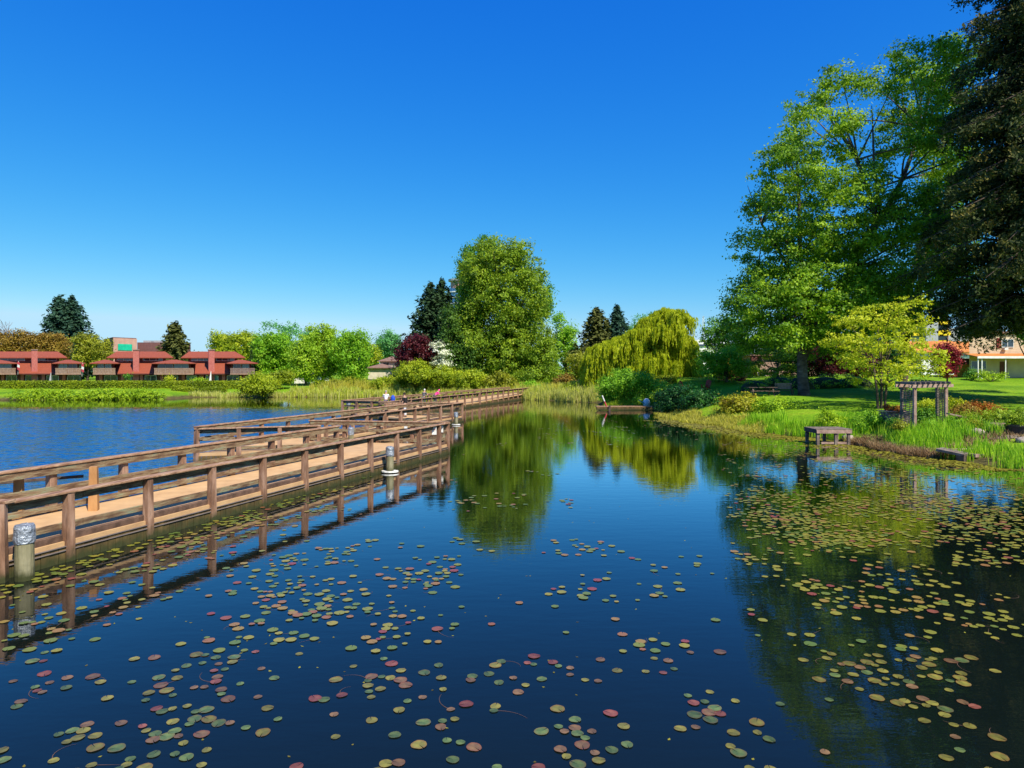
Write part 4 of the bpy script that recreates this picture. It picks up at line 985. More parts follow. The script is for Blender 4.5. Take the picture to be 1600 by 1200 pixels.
# planter box
x0, x1 = WX(1385, 37.6), WX(1418, 37.6); zg = gz((x0+x1)/2, 37.6)
o = thing('planter_box', 'grey plank planter box left of the arbour', 'planter', ((x0+x1)/2, 37.9, zg)); mb = MB()
for k in range(6): mb.box(x0, x1, 37.4, 37.44, zg-.1+k*.165, zg+.055+k*.165); mb.box(x0, x0+.04, 37.45, 38.4, zg-.1+k*.165, zg+.055+k*.165); mb.box(x1-.04, x1, 37.45, 38.4, zg-.1+k*.165, zg+.055+k*.165)
mb.build('planks', M['greywood'], o); MB().box(x0-.05, x1+.05, 37.34, 38.45, zg+.90, zg+.94).build('rim', M['pinkwood'], o)
V, Fc, T = lobecloud([((x0+x1)/2, 37.9, zg+.98, .52, .45, .42)], .07, 7, shell=.7)
o = npmesh('heather_mound', V, Fc, L['orange'], tint=T, origin=((x0+x1)/2, 37.9, zg+.94)); tag(o, 'orange brown domed heather growing on the plank planter box', 'plant')
# small fishing platform
x0, x1 = WX(1274, 36.1), WX(1330, 36.1)
o = thing('fishing_platform', 'small square grey timber platform on stilts at the water edge', 'platform', ((x0+x1)/2, 36.8, 0))
for k in range(8): MB().box(x0, x1, 36.0+k*.19, 36.175+k*.19, .80, .85).build('deck_plank', M['greywood'], o)
MB().box(x0+.02, x1-.02, 35.96, 36.0, .62, .795).build('front_beam', M['pinkwood'], o); MB().box(x0, x0+.05, 36.0, 37.48, .62, .795).build('side_beam', M['darkwood'], o)
for xx in (x0+.05, (x0+x1)/2+.05, x1-.22):
    for yy in (36.02, 37.32): MB().box(xx, xx+.14, yy, yy+.14, -.6, .62).build('leg', M['greywood'], o)
MB().box(x0+.3, x1-.2, 36.06, 36.10, .05, .16).build('cross_brace', M['pinkwood'], o)
# old dock planks
o = thing('broken_dock', 'low broken grey plank dock tipping into the water at the lower right bank', 'dock', (20, 30.3, 0))
MB().beam((WX(1468, 30.6), 30.6, .42), (WX(1512, 29.7), 29.7, .27), .75, .12, ch=.01).build('plank', M['greywood'], o)
MB().beam((WX(1500, 29.6), 29.6, .10), (WX(1515, 30.2), 30.2, .10), .3, .32, ch=.01).build('block', M['darkwood'], o)
MB().beam((WX(1514, 29.9), 29.9, .24), (WX(1566, 30.6), 30.6, .12), .6, .14, ch=.01).build('plank', M['pinkwood'], o)
MB().beam((WX(1484, 30.9), 30.9, .36), (WX(1560, 31.3), 31.3, .36), .16, .09, ch=.01).build('beam', M['pinkwood'], o)
# willow side dock and marker pole
o = thing('low_dock', 'long low brown timber dock in front of the willow bank', 'dock', (12, 67, 0))
x0, x1 = WX(931, 67.4), WX(1062, 67.4)
for k in range(5): MB().box(x0, x1, 66.8+k*.26, 67.04+k*.26, .30, .36).build('plank', M['cap'], o)
MB().box(x0, x1, 66.72, 66.79, .02, .34).build('side_board', M['fascia'], o)
MB().box(x0+1.15, x0+1.35, 66.6, 66.71, -.3, .45).build('fender', M['darkwood'], o)
for k in range(4): MB().cyl((x0+.4+k*2.5, 67.9, -.5), (x0+.4+k*2.5, 67.9, .29), .09, n=8).build('leg', M['darkwood'], o)
x, y = WX(945, 67), 67.0
o = thing('marker_pole', 'leaning white and pink marker pole at the left end of the low dock', 'pole', (x, y, .36))
MB().cyl((x+.18, y, .36), (x-.03, y, .85), .06, n=8).build('lower_pole', M['redwhite'], o); MB().cyl((x-.03, y, .853), (x-.26, y, 1.42), .065, n=8).build('upper_pole', M['white'], o)
x, y = WX(1011, 69.6), 69.9; z = max(gz(x, y), .1)
o = thing('tub', 'white rounded tub with teal cloth on the bank behind the low dock', 'tub', (x, y, z))
MB().sphere((x, y, z+.45), .38, .38, .48, 12, 8).build('tub_body', M['white'], o, smooth=True); MB().beam((x-.8, y-.1, z+.75), (x-.25, y-.1, z+.4), .3, .1).build('cloth', M['tealc'], o)
# pot with plant, stones, steps, path
x, y = WX(1591, 33), 33.0; z = gz(x, y)
o = thing('plant_pot', 'large dark plastic pot with a yellow green plant at the right edge of the bank', 'pot', (x, y, z))
MB().cyl((x, y, z-.05), (x, y, z+.42), .42, .54, 20).build('pot', M['pot'], o); MB().cyl((x, y, z+.421), (x, y, z+.47), .58, .58, 20).build('rim', M['pot'], o)
V, Fc, T = lobecloud([(x, y, z+.8, .6, .55, .42), (x-.4, y, z+.75, .35, .3, .3), (x+.35, y+.1, z+1.0, .35, .3, .35)], .09, 4.5); npmesh('foliage', V, Fc, L['yew'], o, T)
o = thing('steps', 'pair of pale wooden steps beside the potted plant', 'steps', (WX(1562, 35), 35, 1))
for k in range(2): MB().box(WX(1550, 35), WX(1574, 35), 34.6+k*.5, 35.0+k*.5, .75+k*.28, .95+k*.28).build('step', M['pinkwood'], o)
o = thing('slab_bench', 'dark curved slab seat between the arbour and the steps', 'bench', (WX(1490, 37), 37, 1)); 
MB().beam((WX(1481, 36.6), 36.6, 1.62), (WX(1507, 36.4), 36.4, 1.45), .5, .08, ch=.01).build('slab', M['pinkwood'], o); MB().box(WX(1487, 36.6), WX(1499, 36.6), 36.4, 36.9, .7, 1.45).build('support', M['darkwood'], o)
for i, (p, yy, r, lab) in enumerate(((1527, 33.6, .35, 'pale boulder left of the gravel patch'), (1545, 34.2, .28, 'small boulder just behind the gravel patch'), (1598, 31.2, .3, 'grey boulder at the right edge above the gravel'), (1325, 37.6, .32, 'white boulder behind the fishing platform'))):
    x = WX(p, yy); z = gz(x, yy); tag(MB().sphere((x, yy, z+r*.2), r, r*.8, r*.6, 10, 7, .12).build('boulder', M['stone'], origin=(x, yy, z), smooth=True), lab, 'boulder', 'boulders on the right bank')
pp = [(WX(1530, 32.2), 32.2), (WX(1640, 31.4), 31.4), (WX(1650, 33.6), 33.6), (WX(1600, 34.0), 34.0), (WX(1540, 33.2), 33.2)]
xs = np.linspace(22.6, 30, 34); ys = np.linspace(32.0, 33.0, 8); PX, PY = np.meshgrid(xs, ys); PY = 32.5+(PY-32.5)*np.clip((PX-22.5)/1.5, .1, 1)+.2*np.sin(PX*1.3)
II = np.arange(PX.size).reshape(PX.shape); npmesh('path', np.stack([PX, PY, hgt(PX, PY)+.035], -1).reshape(-1, 3), np.stack([II[:-1,:-1], II[:-1,1:], II[1:,1:], II[1:,:-1]], -1).reshape(-1, 4), M['gravel'], kind='structure', smooth=True)

# ------------------------------------------------------------ trees
# great birch on the right
pl = [(1293,145,36,30),(1265,172,20,20),(1262,215,46,28),(1222,226,26,22),(1208,260,26,24),(1272,258,42,28),(1240,300,44,34),(1298,318,50,38),
 (1245,375,52,42),(1308,378,46,42),(1195,322,26,30),(1186,372,28,34),(1362,164,20,20),(1398,108,30,28),(1432,105,34,26),(1470,98,36,30),(1440,155,42,34),(1418,200,42,34),(1462,205,34,42),
 (1392,250,30,32),(1352,280,26,26),(1385,318,46,30),(1432,318,42,26),(1392,368,48,38),(1440,372,28,36),(1340,430,54,38),(1272,440,56,42),(1208,450,40,40),(1178,480,36,30),
 (1232,512,44,30),(1300,496,50,38),(1392,445,46,42),(1430,478,36,38),(1350,500,50,36),(1160,500,30,24),(1150,470,16,14),(1190,530,40,26),(1235,470,50,40),(1300,530,50,30),(1175,440,26,24),(1340,380,40,36),(1290,480,44,36),(1215,415,34,26),(1480,260,30,50),(1480,340,30,50),(1475,420,30,45)]
xb, yb = WX(1256, 60), 60.0; zb_ = gz(xb, yb)
o = thing('birch_tree', 'great spreading birch with forked dark trunk left of the cedar', 'tree', (xb, yb, zb_))
lb = to_lobes([(a_, b_, c_*.98, d_*.95) for a_, b_, c_, d_ in pl], 60, 6.5)
V, Fc, T = lobecloud(lb, .27, 3.2, .85, .5, .5)
npmesh('crown', V, Fc, L['birch'], o, T)
mb = MB()
def bp(px, py, dy=0): x, y, z = P(px, py, 60+dy); return (x, y, z)
mb.tube([(xb,60,zb_-.5),(xb,60,zb_+.3),bp(1254,590),bp(1253,560),bp(1258,535)], [.62,.50,.44,.42,.36], 12)
for pts, rs in (([bp(1255,560),bp(1268,530),bp(1290,480),bp(1330,420),bp(1370,340),bp(1340,250),bp(1318,190)],[.36,.32,.28,.24,.2,.14,.05]),
    ([bp(1258,540),bp(1262,480,1),bp(1250,400,1),bp(1248,300,2),bp(1230,230,2)],[.34,.3,.22,.15,.04]),
    ([bp(1330,420),bp(1372,350,1),bp(1410,280,1),bp(1440,200,1),bp(1465,110,1)],[.24,.22,.19,.14,.04]),
    ([bp(1370,340),bp(1358,300),bp(1330,230),bp(1300,190),bp(1285,150)],[.17,.15,.12,.09,.03]),
    ([bp(1376,335),bp(1366,270),bp(1364,210),bp(1362,165)],[.13,.11,.08,.03]),
    ([bp(1253,555),bp(1235,510,1),bp(1205,470,2),bp(1185,420,3),bp(1190,370,3)],[.28,.20,.14,.08,.02]),
    ([bp(1290,480),bp(1240,430,2),bp(1190,350,2),bp(1168,290,2)],[.2,.16,.1,.02])): mb.tube(pts, rs, 8)
skel = [bp(1262,480,1), bp(1250,400,1), bp(1248,300,2), bp(1290,480), bp(1330,420), bp(1370,340), bp(1340,250), bp(1410,280,1), bp(1440,200,1), bp(1240,430,2), bp(1190,350,2), bp(1205,470,2)]
for l in lb:
    e = Vector(l[:3]); a = min((Vector(k) for k in skel if k[2] < l[2]+.5), key=lambda k: (k-e).length, default=Vector(skel[0]))
    if (a-e).length < 9: limb(mb, a, e, .10, .02)
mb.build('trunk', M['birchbark'], o, smooth=True)
# second darker trunked tree behind
tree('broadleaf_tree', 'dark trunked broadleaf tree filling the gap between the birch and the cedar', 'tree', 1412, 66, 600, [(1400,470,50,45),(1440,430,45,50),(1470,380,40,50),(1480,300,35,50),(1490,220,30,50),(1485,150,30,45),(1500,110,28,35),(1380,500,50,30)], 'green', .32, 2.0, .42, 470, nl=14, cr=.9, shell=.4)
# cedar at the right edge
xc, yc = WX(1628, 50), 50.0; zc = gz(xc, yc)
o = thing('cedar_tree', 'huge dark cedar with drooping sprays cut by the right edge of the photo', 'tree', (xc, yc, zc))
mb = MB(); mb.tube([(xc,yc,zc-.5),(xc,yc,zc+15),(xc,yc,zc+42)], [.8,.55,.05], 12); Cs=[]; Ns=[]; Ts=[]
hzv = zc+6.2
while hzv < zc+40:
    t_ = (hzv-zc)/41
    for k in range(7):
        ph = random.uniform(0, 2*math.pi); Lb = (9.7*(1-t_)**.5+.8)*random.uniform(.55, 1.05)
        if hzv < zc+9: Lb *= 1.0
        end = (xc+math.cos(ph)*Lb, yc+math.sin(ph)*Lb, hzv-.25*Lb*.6)
        mb.tube([(xc,yc,hzv), (xc+math.cos(ph)*Lb*.5, yc+math.sin(ph)*Lb*.5, hzv+.06*Lb), end], [.11,.07,.015], 5)
        nsub = int(Lb*3.2)
        for s in range(nsub):
            u = random.uniform(.12, 1); side_ = random.choice((-1, 1))*random.uniform(.1, .30)*Lb*(1.15-u)
            bx = xc+math.cos(ph)*Lb*u-math.sin(ph)*side_; by = yc+math.sin(ph)*Lb*u+math.cos(ph)*side_; bz = hzv+.06*Lb*math.sin(math.pi*u)*1.0-.17*Lb*u*u
            nn = 26; dl = random.uniform(.5, 1.5)*(1-.3*t_)
            v = rng.random(nn)
            Cs.append(np.stack([bx+rng.normal(0,.22,nn), by+rng.normal(0,.22,nn), bz-v*dl], 1)); Ns.append(rng.normal(size=(nn,3))+np.array([0,-.2,.15]))
            Ts.append(np.clip(.12+.35*(random.random()<.25)+.25*u+rng.normal(0,.13,nn),0,1))
    hzv += random.uniform(.35, .65)
mb.build('trunk', M['bark'], o, smooth=True)
Cs = np.concatenate(Cs); keep = ~((Cs[:, 0] < 33.0+.25*np.sin(Cs[:, 1])) & (Cs[:, 2] < 8.1+.5*np.sin(Cs[:, 0]*2))); V, Fc, T = leaves(Cs[keep], np.concatenate(Ns)[keep], .34, .13, np.concatenate(Ts)[keep]); npmesh('crown', V, Fc, L['cedar'], o, T)
# bright small tree
pl = [(1375,480,30,16),(1425,478,20,14),(1335,500,32,20),(1395,505,40,22),(1438,512,18,22),(1315,535,24,20),(1360,535,40,24),(1410,545,40,24),(1440,560,28,22),(1330,565,32,20),(1375,575,36,20),(1420,580,30,16),(1360,595,24,12),(1400,598,24,10),(1455,580,14,14),(1300,530,10,14)]
pl = [(a_, b_, c_*.82, d_*.78) for a_, b_, c_, d_ in pl]
tree('ornamental_tree', 'small bright yellow green tree on the lawn left of the arbour', 'tree', 1377, 46, 640, pl, 'lime', .20, 2.1, .09, 560, nl=16, stems=3, cr=.42, flat=.4, shell=.4)
# centre: giant cottonwood and companions
pl = [(768,400,26,24),(805,398,26,20),(740,425,22,30),(785,430,40,32),(830,435,24,26),(752,460,34,34),(800,470,46,36),(842,478,16,30),(735,500,30,34),(780,510,44,38),(828,515,30,34),(745,540,36,30),(795,550,44,34),(838,560,30,30),(770,580,44,24),(820,590,40,20),(855,595,24,22)]
tree('cottonwood_tree', 'tallest broad green cottonwood at the centre of the far bank', 'tree', 790, 112, 605, pl, 'cotton', .42, 4.6, .7, 520, nl=16, cr=1.0)
tree('cottonwood_tree', 'thinner darker tree just behind the left shoulder of the tallest centre tree', 'tree', 745, 124, 600, [(765,385,14,14),(745,400,18,18),(730,420,16,20),(725,450,14,22),(728,480,18,22),(740,520,24,24),(855,470,8,30)], 'green', .42, 3.4, .4, 470)
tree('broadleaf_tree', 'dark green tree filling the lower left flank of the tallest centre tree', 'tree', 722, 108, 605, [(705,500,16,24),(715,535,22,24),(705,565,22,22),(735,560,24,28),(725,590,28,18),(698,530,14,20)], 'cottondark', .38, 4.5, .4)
tree('broadleaf_tree', 'olive green tree at the right foot of the tallest centre tree', 'tree', 848, 104, 605, [(850,560,22,26),(835,590,26,18),(862,590,18,20),(855,530,14,20),(815,595,22,16)], 'cotton', .36, 4.5, .3)
conifer('pointed dark fir, left of two beside the tower', 673, 118, 444, 66, 'conifer', 1.2, group='dark firs left of the tallest centre tree', power=.62)
conifer('taller dark fir, right of two beside the tower', 690, 120, 438, 60, 'conifer', 1.2, group='dark firs left of the tallest centre tree', power=.65)
tree('plum_tree', 'deep purple leaved plum tree on the far bank', 'tree', 650, 106, 600, [(652,540,22,16),(635,555,16,16),(668,556,16,18),(650,565,26,16),(632,572,12,10),(675,572,10,12)], 'purple', .34, 5.5, .22, cr=.7)
tree('blossom_tree', 'white blossoming tree right of the purple plum tree', 'tree', 690, 104, 600, [(682,540,10,6),(690,552,14,7),(684,565,10,8),(697,568,10,8),(692,580,10,8)], 'blossom', .28, 4, .15, flat=.4)
tree('distant_tree', 'bright green round tree just right of the tallest centre tree', 'tree', 884, 135, 600, [(884,518,18,16),(880,540,22,18),(895,555,16,14),(872,500,8,10)], 'fresh', .42, 4.2, .3)
conifer('brownish green conifer between centre tree and willow', 932, 128, 482, 48, 'coniferlight', 1.2, group='conifers left of the willow', power=.6)
conifer('small dark spruce just left of the willow crown', 964, 130, 478, 40, 'coniferblue', 1.2, group='conifers left of the willow', power=.7)
tree('broadleaf_tree', 'low grey green tree under the brownish conifer', 'tree', 915, 112, 600, [(905,565,22,16),(925,578,26,16),(895,590,20,12)], 'olive', .34, 3.6, .2)
tree('distant_tree', 'pale blue green treetop showing above the willow', 'tree', 1018, 140, 590, [(1005,505,18,14),(1035,495,22,12),(1056,505,10,16),(985,515,12,10)], 'bluegreen', .4, 1.6, .2)
# left of centre row
rowt = [(443,140,'yellowgreen',(400,445),(527,575),'yellow green tree behind the left end of the lime tree row'),
 (440,118,'fresh',(402,458),(517,590),'fresh green tree third from the right in the lime tree row'),
 (470,112,'limegreen',(455,500),(528,592),'slim lime tree with visible stems in the lime tree row'),
 (503,116,'limegreen',(475,532),(514,590),'tall yellow topped lime tree second from the right in the lime tree row'),
 (547,114,'fresh',(520,577),(518,592),'rounded bright green tree at the right end of the lime tree row')]
for (px, Y, lm, (a, b_), (c, d), lab) in rowt: tree('lime_tree', lab, 'tree', (a+b_)/2, Y, 600, autolobes(a, b_, c, d, 12, .26), lm, .36, 4.2, .2, cr=.8, group='lime green trees beside the townhouses')
tree('distant_tree', 'sunlit yellow tree left of the lime tree row behind the roofs', 'tree', 378, 135, 590, autolobes(352, 405, 520, 570, 10, .28), 'yellowgreen', .42, 4, .25)
tree('distant_tree', 'small yellow green tree above the right townhouse roof', 'tree', 343, 140, 590, autolobes(330, 358, 520, 560, 8, .3), 'yellowgreen', .42, 4, .2)
tree('distant_tree', 'thin blue green treetops behind the lime tree row', 'tree', 450, 170, 590, [(425,512,14,8),(455,516,18,12),(480,525,14,10),(440,535,20,12)], 'bluegreen', .5, 1.8, .2)
tree('distant_tree', 'blue green tree standing alone left of the purple tree', 'tree', 607, 150, 590, autolobes(588, 626, 518, 560, 10, .28), 'bluegreen', .42, 3.2, .2)
tree('distant_tree', 'low yellow tree between the lime row and the cream house', 'tree', 580, 140, 590, autolobes(568, 592, 540, 572, 8, .3), 'yellowgreen', .4, 4, .15)
conifer('dark narrow spruce at the end of the townhouse row', 397, 122, 533, 13, 'conifer', 1.2)
conifer('tall dark fir with broad crown, left of the twin firs', 92, 150, 463, 54, 'coniferblue', 1.15, .1, group='twin firs behind the left townhouse', power=.6)
conifer('tall dark fir with bare lower trunk, right of the twin firs', 112, 152, 465, 52, 'coniferblue', 1.15, .1, group='twin firs behind the left townhouse', power=.6)
conifer('rounded conifer rising over the townhouse roof gap', 273, 145, 506, 34, 'coniferlight', 1.3, power=.45)
tree('broadleaf_tree', 'olive green tree left of the teal panelled building', 'tree', 137, 130, 590, autolobes(120, 153, 520, 572, 10, .28), 'olive', .38, 4.2, .2)
tree('broadleaf_tree', 'low olive tree directly before the teal panelled building', 'tree', 160, 128, 590, autolobes(147, 174, 532, 570, 8, .3), 'olive', .38, 4.2, .2)
for i, (a, b_, c, lab) in enumerate(((-25, 20, 522, 'leftmost bronze leaved tree behind the left townhouse'), (15, 52, 518, 'bronze tree left of the broad chimney'), (45, 78, 525, 'bronze tree behind the broad chimney'), (66, 104, 520, 'russet tree at the foot of the twin firs'))):
    tree('broadleaf_tree', lab, 'tree', (a+b_)/2, 132+i*2, 590, autolobes(a, b_, c, 568, 9, .3), 'bronze', .38, 3.8, .2, group='bronze trees behind the townhouse')
# bare tree
x = WX(40, 140); z = gz(x, 140); mb = MB()
def br(a, d, ln, r, lv):
    b_ = a+d*ln; mb.tube([a, a.lerp(b_, .5)+Vector((random.uniform(-.1,.1)*ln*.4, 0, 0)), b_], [r, r*.8, r*.55], 4)
    if lv:
        for _ in range(4):
            dd = (d+Vector((random.uniform(-.9,.9), random.uniform(-.9,.9), random.uniform(-.1,.5)))).normalized(); br(b_, dd, ln*random.uniform(.55,.8), r*.55, lv-1)
br(Vector((x, 140, z)), Vector((0, 0, 1)), 4.5, .22, 4)
tag(mb.build('bare_tree', M['twig'], origin=(x, 140, z)), 'leafless grey tree showing above the bronze trees', 'tree')
# right: trees round the houses
tree('broadleaf_tree', 'bright green tree between the willow and the birch', 'tree', 1135, 76, 605, [(1125,565,26,16),(1150,575,24,16),(1105,560,18,14),(1140,552,20,12),(1110,580,18,12)], 'fresh', .26, 4, .16, cr=.6)
tree('broadleaf_tree', 'blue green tree at the left skirt of the birch', 'tree', 1122, 82, 600, [(1122,510,16,16),(1135,530,22,20),(1112,530,14,16),(1150,515,20,18),(1160,540,20,16)], 'green', .3, 3.2, .2, cr=.7)
tree('maple_tree', 'layered pale green maple under the birch beside the bungalow', 'tree', 1215, 74, 605, [(1190,548,22,7),(1222,556,26,7),(1180,568,18,6),(1235,575,22,7),(1205,582,26,6),(1230,590,20,5),(1240,545,14,8)], 'yew', .24, 3.6, .14, flat=.35, cr=.5)
tree('maple_tree', 'round red maple in front of the orange roofed house', 'tree', 1480, 75, 600, [(1480,548,14,12),(1474,562,14,12),(1486,572,10,14),(1470,578,12,10),(1492,558,6,10)], 'maple', .24, 5, .1, cr=.5)
tree('broadleaf_tree', 'dark red leaved tree in the shade behind the birch trunk', 'tree', 1300, 84, 600, [(1290,560,26,26),(1320,560,26,28),(1275,545,18,18),(1345,570,20,22)], 'purple', .28, 4, .2)
tree('blossom_tree', 'white flowering tree poking in at the right edge', 'tree', 1612, 60, 600, [(1598,488,16,14),(1610,505,20,20),(1608,470,14,16),(1620,520,22,20)], 'green', .24, 3, .12)
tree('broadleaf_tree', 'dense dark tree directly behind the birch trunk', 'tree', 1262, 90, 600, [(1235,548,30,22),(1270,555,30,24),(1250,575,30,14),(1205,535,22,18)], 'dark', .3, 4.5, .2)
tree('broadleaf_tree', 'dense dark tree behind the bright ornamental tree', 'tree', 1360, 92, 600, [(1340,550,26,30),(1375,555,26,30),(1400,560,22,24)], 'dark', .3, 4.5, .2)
# willow
xw, yw = WX(1010, 88), 88.0; zw = gz(xw, yw)
o = thing('willow_tree', 'golden weeping willow on the far right bank', 'tree', (xw, yw, zw))
heads = [(1020,508,20,10,1.5),(985,555,30,12,2.2),(1045,525,26,12,2.2),(1075,575,14,12,2.4),(1020,580,30,12,2.4),(945,575,26,12,2.2),(1045,497,30,12,1.5),(1030,520,42,14,1.6),(1000,528,30,12,1.6),(975,540,34,12,1.8),(950,548,28,12,1.8),(1060,540,22,16,2.2),(1070,560,18,16,2.4),(935,565,20,14,1.8),(1010,560,40,14,2),(965,575,36,14,1.8),(1045,570,36,14,2.2),(925,585,12,10,1.5),(990,590,34,12,1.6)]
Cs=[];Ns=[];Ts=[]; mb = MB()
mb.tube([(xw,yw,zw-.3),(xw,yw,zw+2),(xw+.6,yw,zw+5),(WX(1042,88),yw,WZ(500,88))], [.7,.5,.4,.08], 9)
for (px,py,rx,ry,_) in heads:
    limb(mb, (xw,yw,zw+2.5), P(px,py,88), .22, .05)
mb.build('trunk', M['bark'], o, smooth=True)
for (px, py, rx, ry, ml) in heads:
    s = 88/F; nt_ = int(rx*2.3)
    for k in range(nt_):
        a = rng.uniform(0, 2*np.pi); rr = math.sqrt(random.random())
        cx_ = WX(px, 88)+math.cos(a)*rr*rx*s; cy_ = yw+math.sin(a)*rr*min(rx*s, 3.4)*1.3-(.8 if k % 2 else -.5); cz_ = WZ(py, 88)+ry*s*(1-rr*rr)+random.uniform(-.4, .3)
        dl = ml*random.uniform(.6, 1.4)*1.15; out = np.array([math.cos(a), math.sin(a)])*random.uniform(.3, 1.0)*.9; tn = random.uniform(.25, .75)
        for q_ in range(9):
            nn = int(dl*15); v = np.sort(rng.random(nn)); ox, oy = rng.normal(0, .22, 2); d2 = dl*random.uniform(.6, 1.1)
            Cs.append(np.stack([cx_+ox+out[0]*np.sqrt(v)*.9+rng.normal(0,.03,nn), cy_+oy+out[1]*np.sqrt(v)*.9, cz_+.25*np.sin(v*3)-d2*v**1.15], 1))
            nr = rng.normal(size=(nn, 3)); nr[:, 2] *= .25; Ns.append(nr); Ts.append(np.clip(tn+rng.normal(0,.15,nn),0,1))
C_ = np.concatenate(Cs); N_ = unit(np.concatenate(Ns)); T_ = np.concatenate(Ts); C_[:, 2] = np.maximum(C_[:, 2], .8)
n = len(C_); T3 = np.tile(np.array([0,0,1.]), (n,1))+rng.normal(size=(n,3))*.22; T3 = unit(T3); B3 = unit(np.cross(N_, T3)); l = .20*rng.uniform(.7,1.3,(n,1)); w = .05*rng.uniform(.7,1.3,(n,1))
npmesh('crown', np.stack([C_-T3*l, C_-B3*w, C_+T3*l, C_+B3*w], 1).reshape(-1,3), np.arange(4*n).reshape(n,4), L['willow'], o, T_)
print('willow leaves', n)

# ------------------------------------------------------------ shrubs and hedges
bush('bright leafy shrub mass before the willow', [(950,605,18,16),(975,598,24,20),(1000,600,26,20),(1028,610,22,16),(960,620,24,10),(1000,622,26,10),(1035,622,18,10)], 74, 'fresh', .24, 4.5, cr=.5)
bush('lime green low shrub behind the dark shrub', [(1045,612,22,8),(1065,614,20,7),(1030,616,14,8)], 67, 'hedgelight', .2, 5)
bush('dark rounded rhododendron, left half of the dark pair by the dock', [(1045,626,20,19),(1062,620,20,16),(1050,638,24,11)], 60, 'dark', .2, 6, group='dark shrubs by the low dock')
bush('dark rounded rhododendron, right half of the dark pair by the dock', [(1085,626,24,22),(1110,630,22,19),(1095,642,30,13)], 57, 'dark', .2, 6, group='dark shrubs by the low dock')
bush('rust tinged shrub at the water edge below the picnic table', [(1140,634,18,16),(1165,632,22,18),(1150,650,24,12),(1185,645,20,14)], 51, 'rust', .18, 4.5, cr=.4)
bush('yellow green shrub right of the rust tinged shrub', [(1205,636,24,14),(1230,642,20,14),(1215,655,26,10),(1250,655,16,12),(1185,636,14,10)], 49, 'hedgelight', .17, 4.8, cr=.4)
bush('rounded grass like shrub behind the fishing platform', [(1292,655,16,14),(1305,660,14,12)], 40, 'hedgelight', .12, 4)
bush('feathery green shrub left of the planter box', [(1355,657,18,13),(1372,662,16,11),(1345,664,12,10)], 38.5, 'fresh', .12, 4.5)
bush('dark green leafy plant right of the arbour foot', [(1437,655,12,12),(1448,648,10,10)], 37.5, 'green', .12, 4)
bush('brown dome shaped shrub behind the slab seat', [(1502,643,16,9),(1512,641,12,8)], 38.5, 'bronze', .10, 6)
bush('orange and gold grassy shrub right of the arbour', [(1530,638,14,9),(1548,640,12,8),(1520,636,10,8)], 39, 'orange', .10, 3.5)
bush('yellow green perennials behind the steps', [(1530,655,22,10),(1505,658,16,10),(1555,650,14,8),(1575,648,16,8)], 36.4, 'yew', .11, 4)
bush('green leafy perennials in front of the steps', [(1535,668,20,9),(1515,672,14,9),(1556,672,14,7)], 34.6, 'green', .11, 4)
bush('yellow flowered clump seen through the arbour', [(1445,632,14,8),(1458,636,12,9)], 41, 'lime', .11, 4)
bush('light green clump at the right foot of the arbour', [(1488,630,10,9),(1498,634,8,7)], 40, 'lime', .11, 4)
for i, (p, w, yy, lm, lab) in enumerate(((1180,24,66,'hedgelight','leftmost low yew mound behind the picnic table'),(1215,28,68,'hedgelight','second low yew mound under the birch'),(1250,22,66,'hedgelight','low yew mound around the birch trunk foot'),(1290,34,70,'hedgelight','wide yew mound right of the birch trunk'),(1335,30,69,'hedgelight','rightmost yew mound below the red leaved tree'))):
    zt = WZ(587+(i == 0)*6, yy); x = WX(p, yy); zz = gz(x, yy); r = w/F*yy
    o = thing('yew_mound', lab, 'shrub', (x, yy, zz), 'clipped yew mounds under the birch')
    MB().sphere((x, yy, zz), r*.92, 1.6, (zt-zz)*.9, 14, 8).build('branch_core', M['hedgecore'], o)
    V, Fc, T = lobecloud([(x, yy, zz, r, 1.8, zt-zz)], .2, 4, .4, .93, .5, up=.8); npmesh('foliage', V, Fc, L[lm], o, T)
bush('mixed garden plants before the beige porch', [(1534,586,8,4),(1547,587,8,3),(1562,588,8,3)], 78, 'hedgelight', .2, 4)
bush('dark shrub at the left end of the porch planting', [(1520,584,8,6),(1516,588,6,4)], 79, 'green', .2, 5)
bush('red and pink flowering plants along the fence', [(1150,592,12,8),(1160,598,12,7),(1132,598,8,6)], 79, 'maple', .2, 3.5)
bush('dark plants under the fence between the red chairs', [(1090,600,10,6),(1080,603,8,5)], 82, 'dark', .2, 4)
# far bank shrubs
fb = [(405,598,32,18,94.5,'yellowgreen','wide yellow willow bush in front of the right end of the townhouses'),(650,578,36,17,101,'yellowgreen','rounded olive bush below the purple tree'),
 (692,586,34,17,102,'yellowgreen','yellow green bush left of the centre tree foot'),(738,592,32,15,101,'yellowgreen','low golden bush below the dark flank of the centre tree'),
 (780,594,28,13,100,'olive','low olive bush at the centre tree foot'),(612,596,36,10,104,'yellowgreen','low yellow bush below the cream house'),(545,598,36,7,106,'olive','flat olive bush right of the lime row foot'),
 (885,598,20,14,96,'bronze','bronze tinted bush right of the centre tree'),(905,605,26,12,90,'yellowgreen','yellow green bush left of the willow'),(830,604,20,9,97,'fresh','fresh green bush at the walkway end'),(440,588,22,10,104,'hedge','dark clipped bush behind the yellow willow bush'),(925,590,20,14,95,'olive','tall olive bush touching the left edge of the willow')]
for (p, q_, rx, ry, yy, lm, lab) in fb:
    bush(lab, [(p,q_,rx*.7,ry*.8),(p-rx*.5,q_+ry*.2,rx*.45,ry*.7),(p+rx*.5,q_+ry*.25,rx*.45,ry*.65),(p+rx*.1,q_-ry*.35,rx*.4,ry*.55),(p,q_+ry*.6,rx*.8,ry*.5)], yy, lm, .3, 4.6, group='shrubs along the far bank', cr=.6, stem=False, depth=2.5)
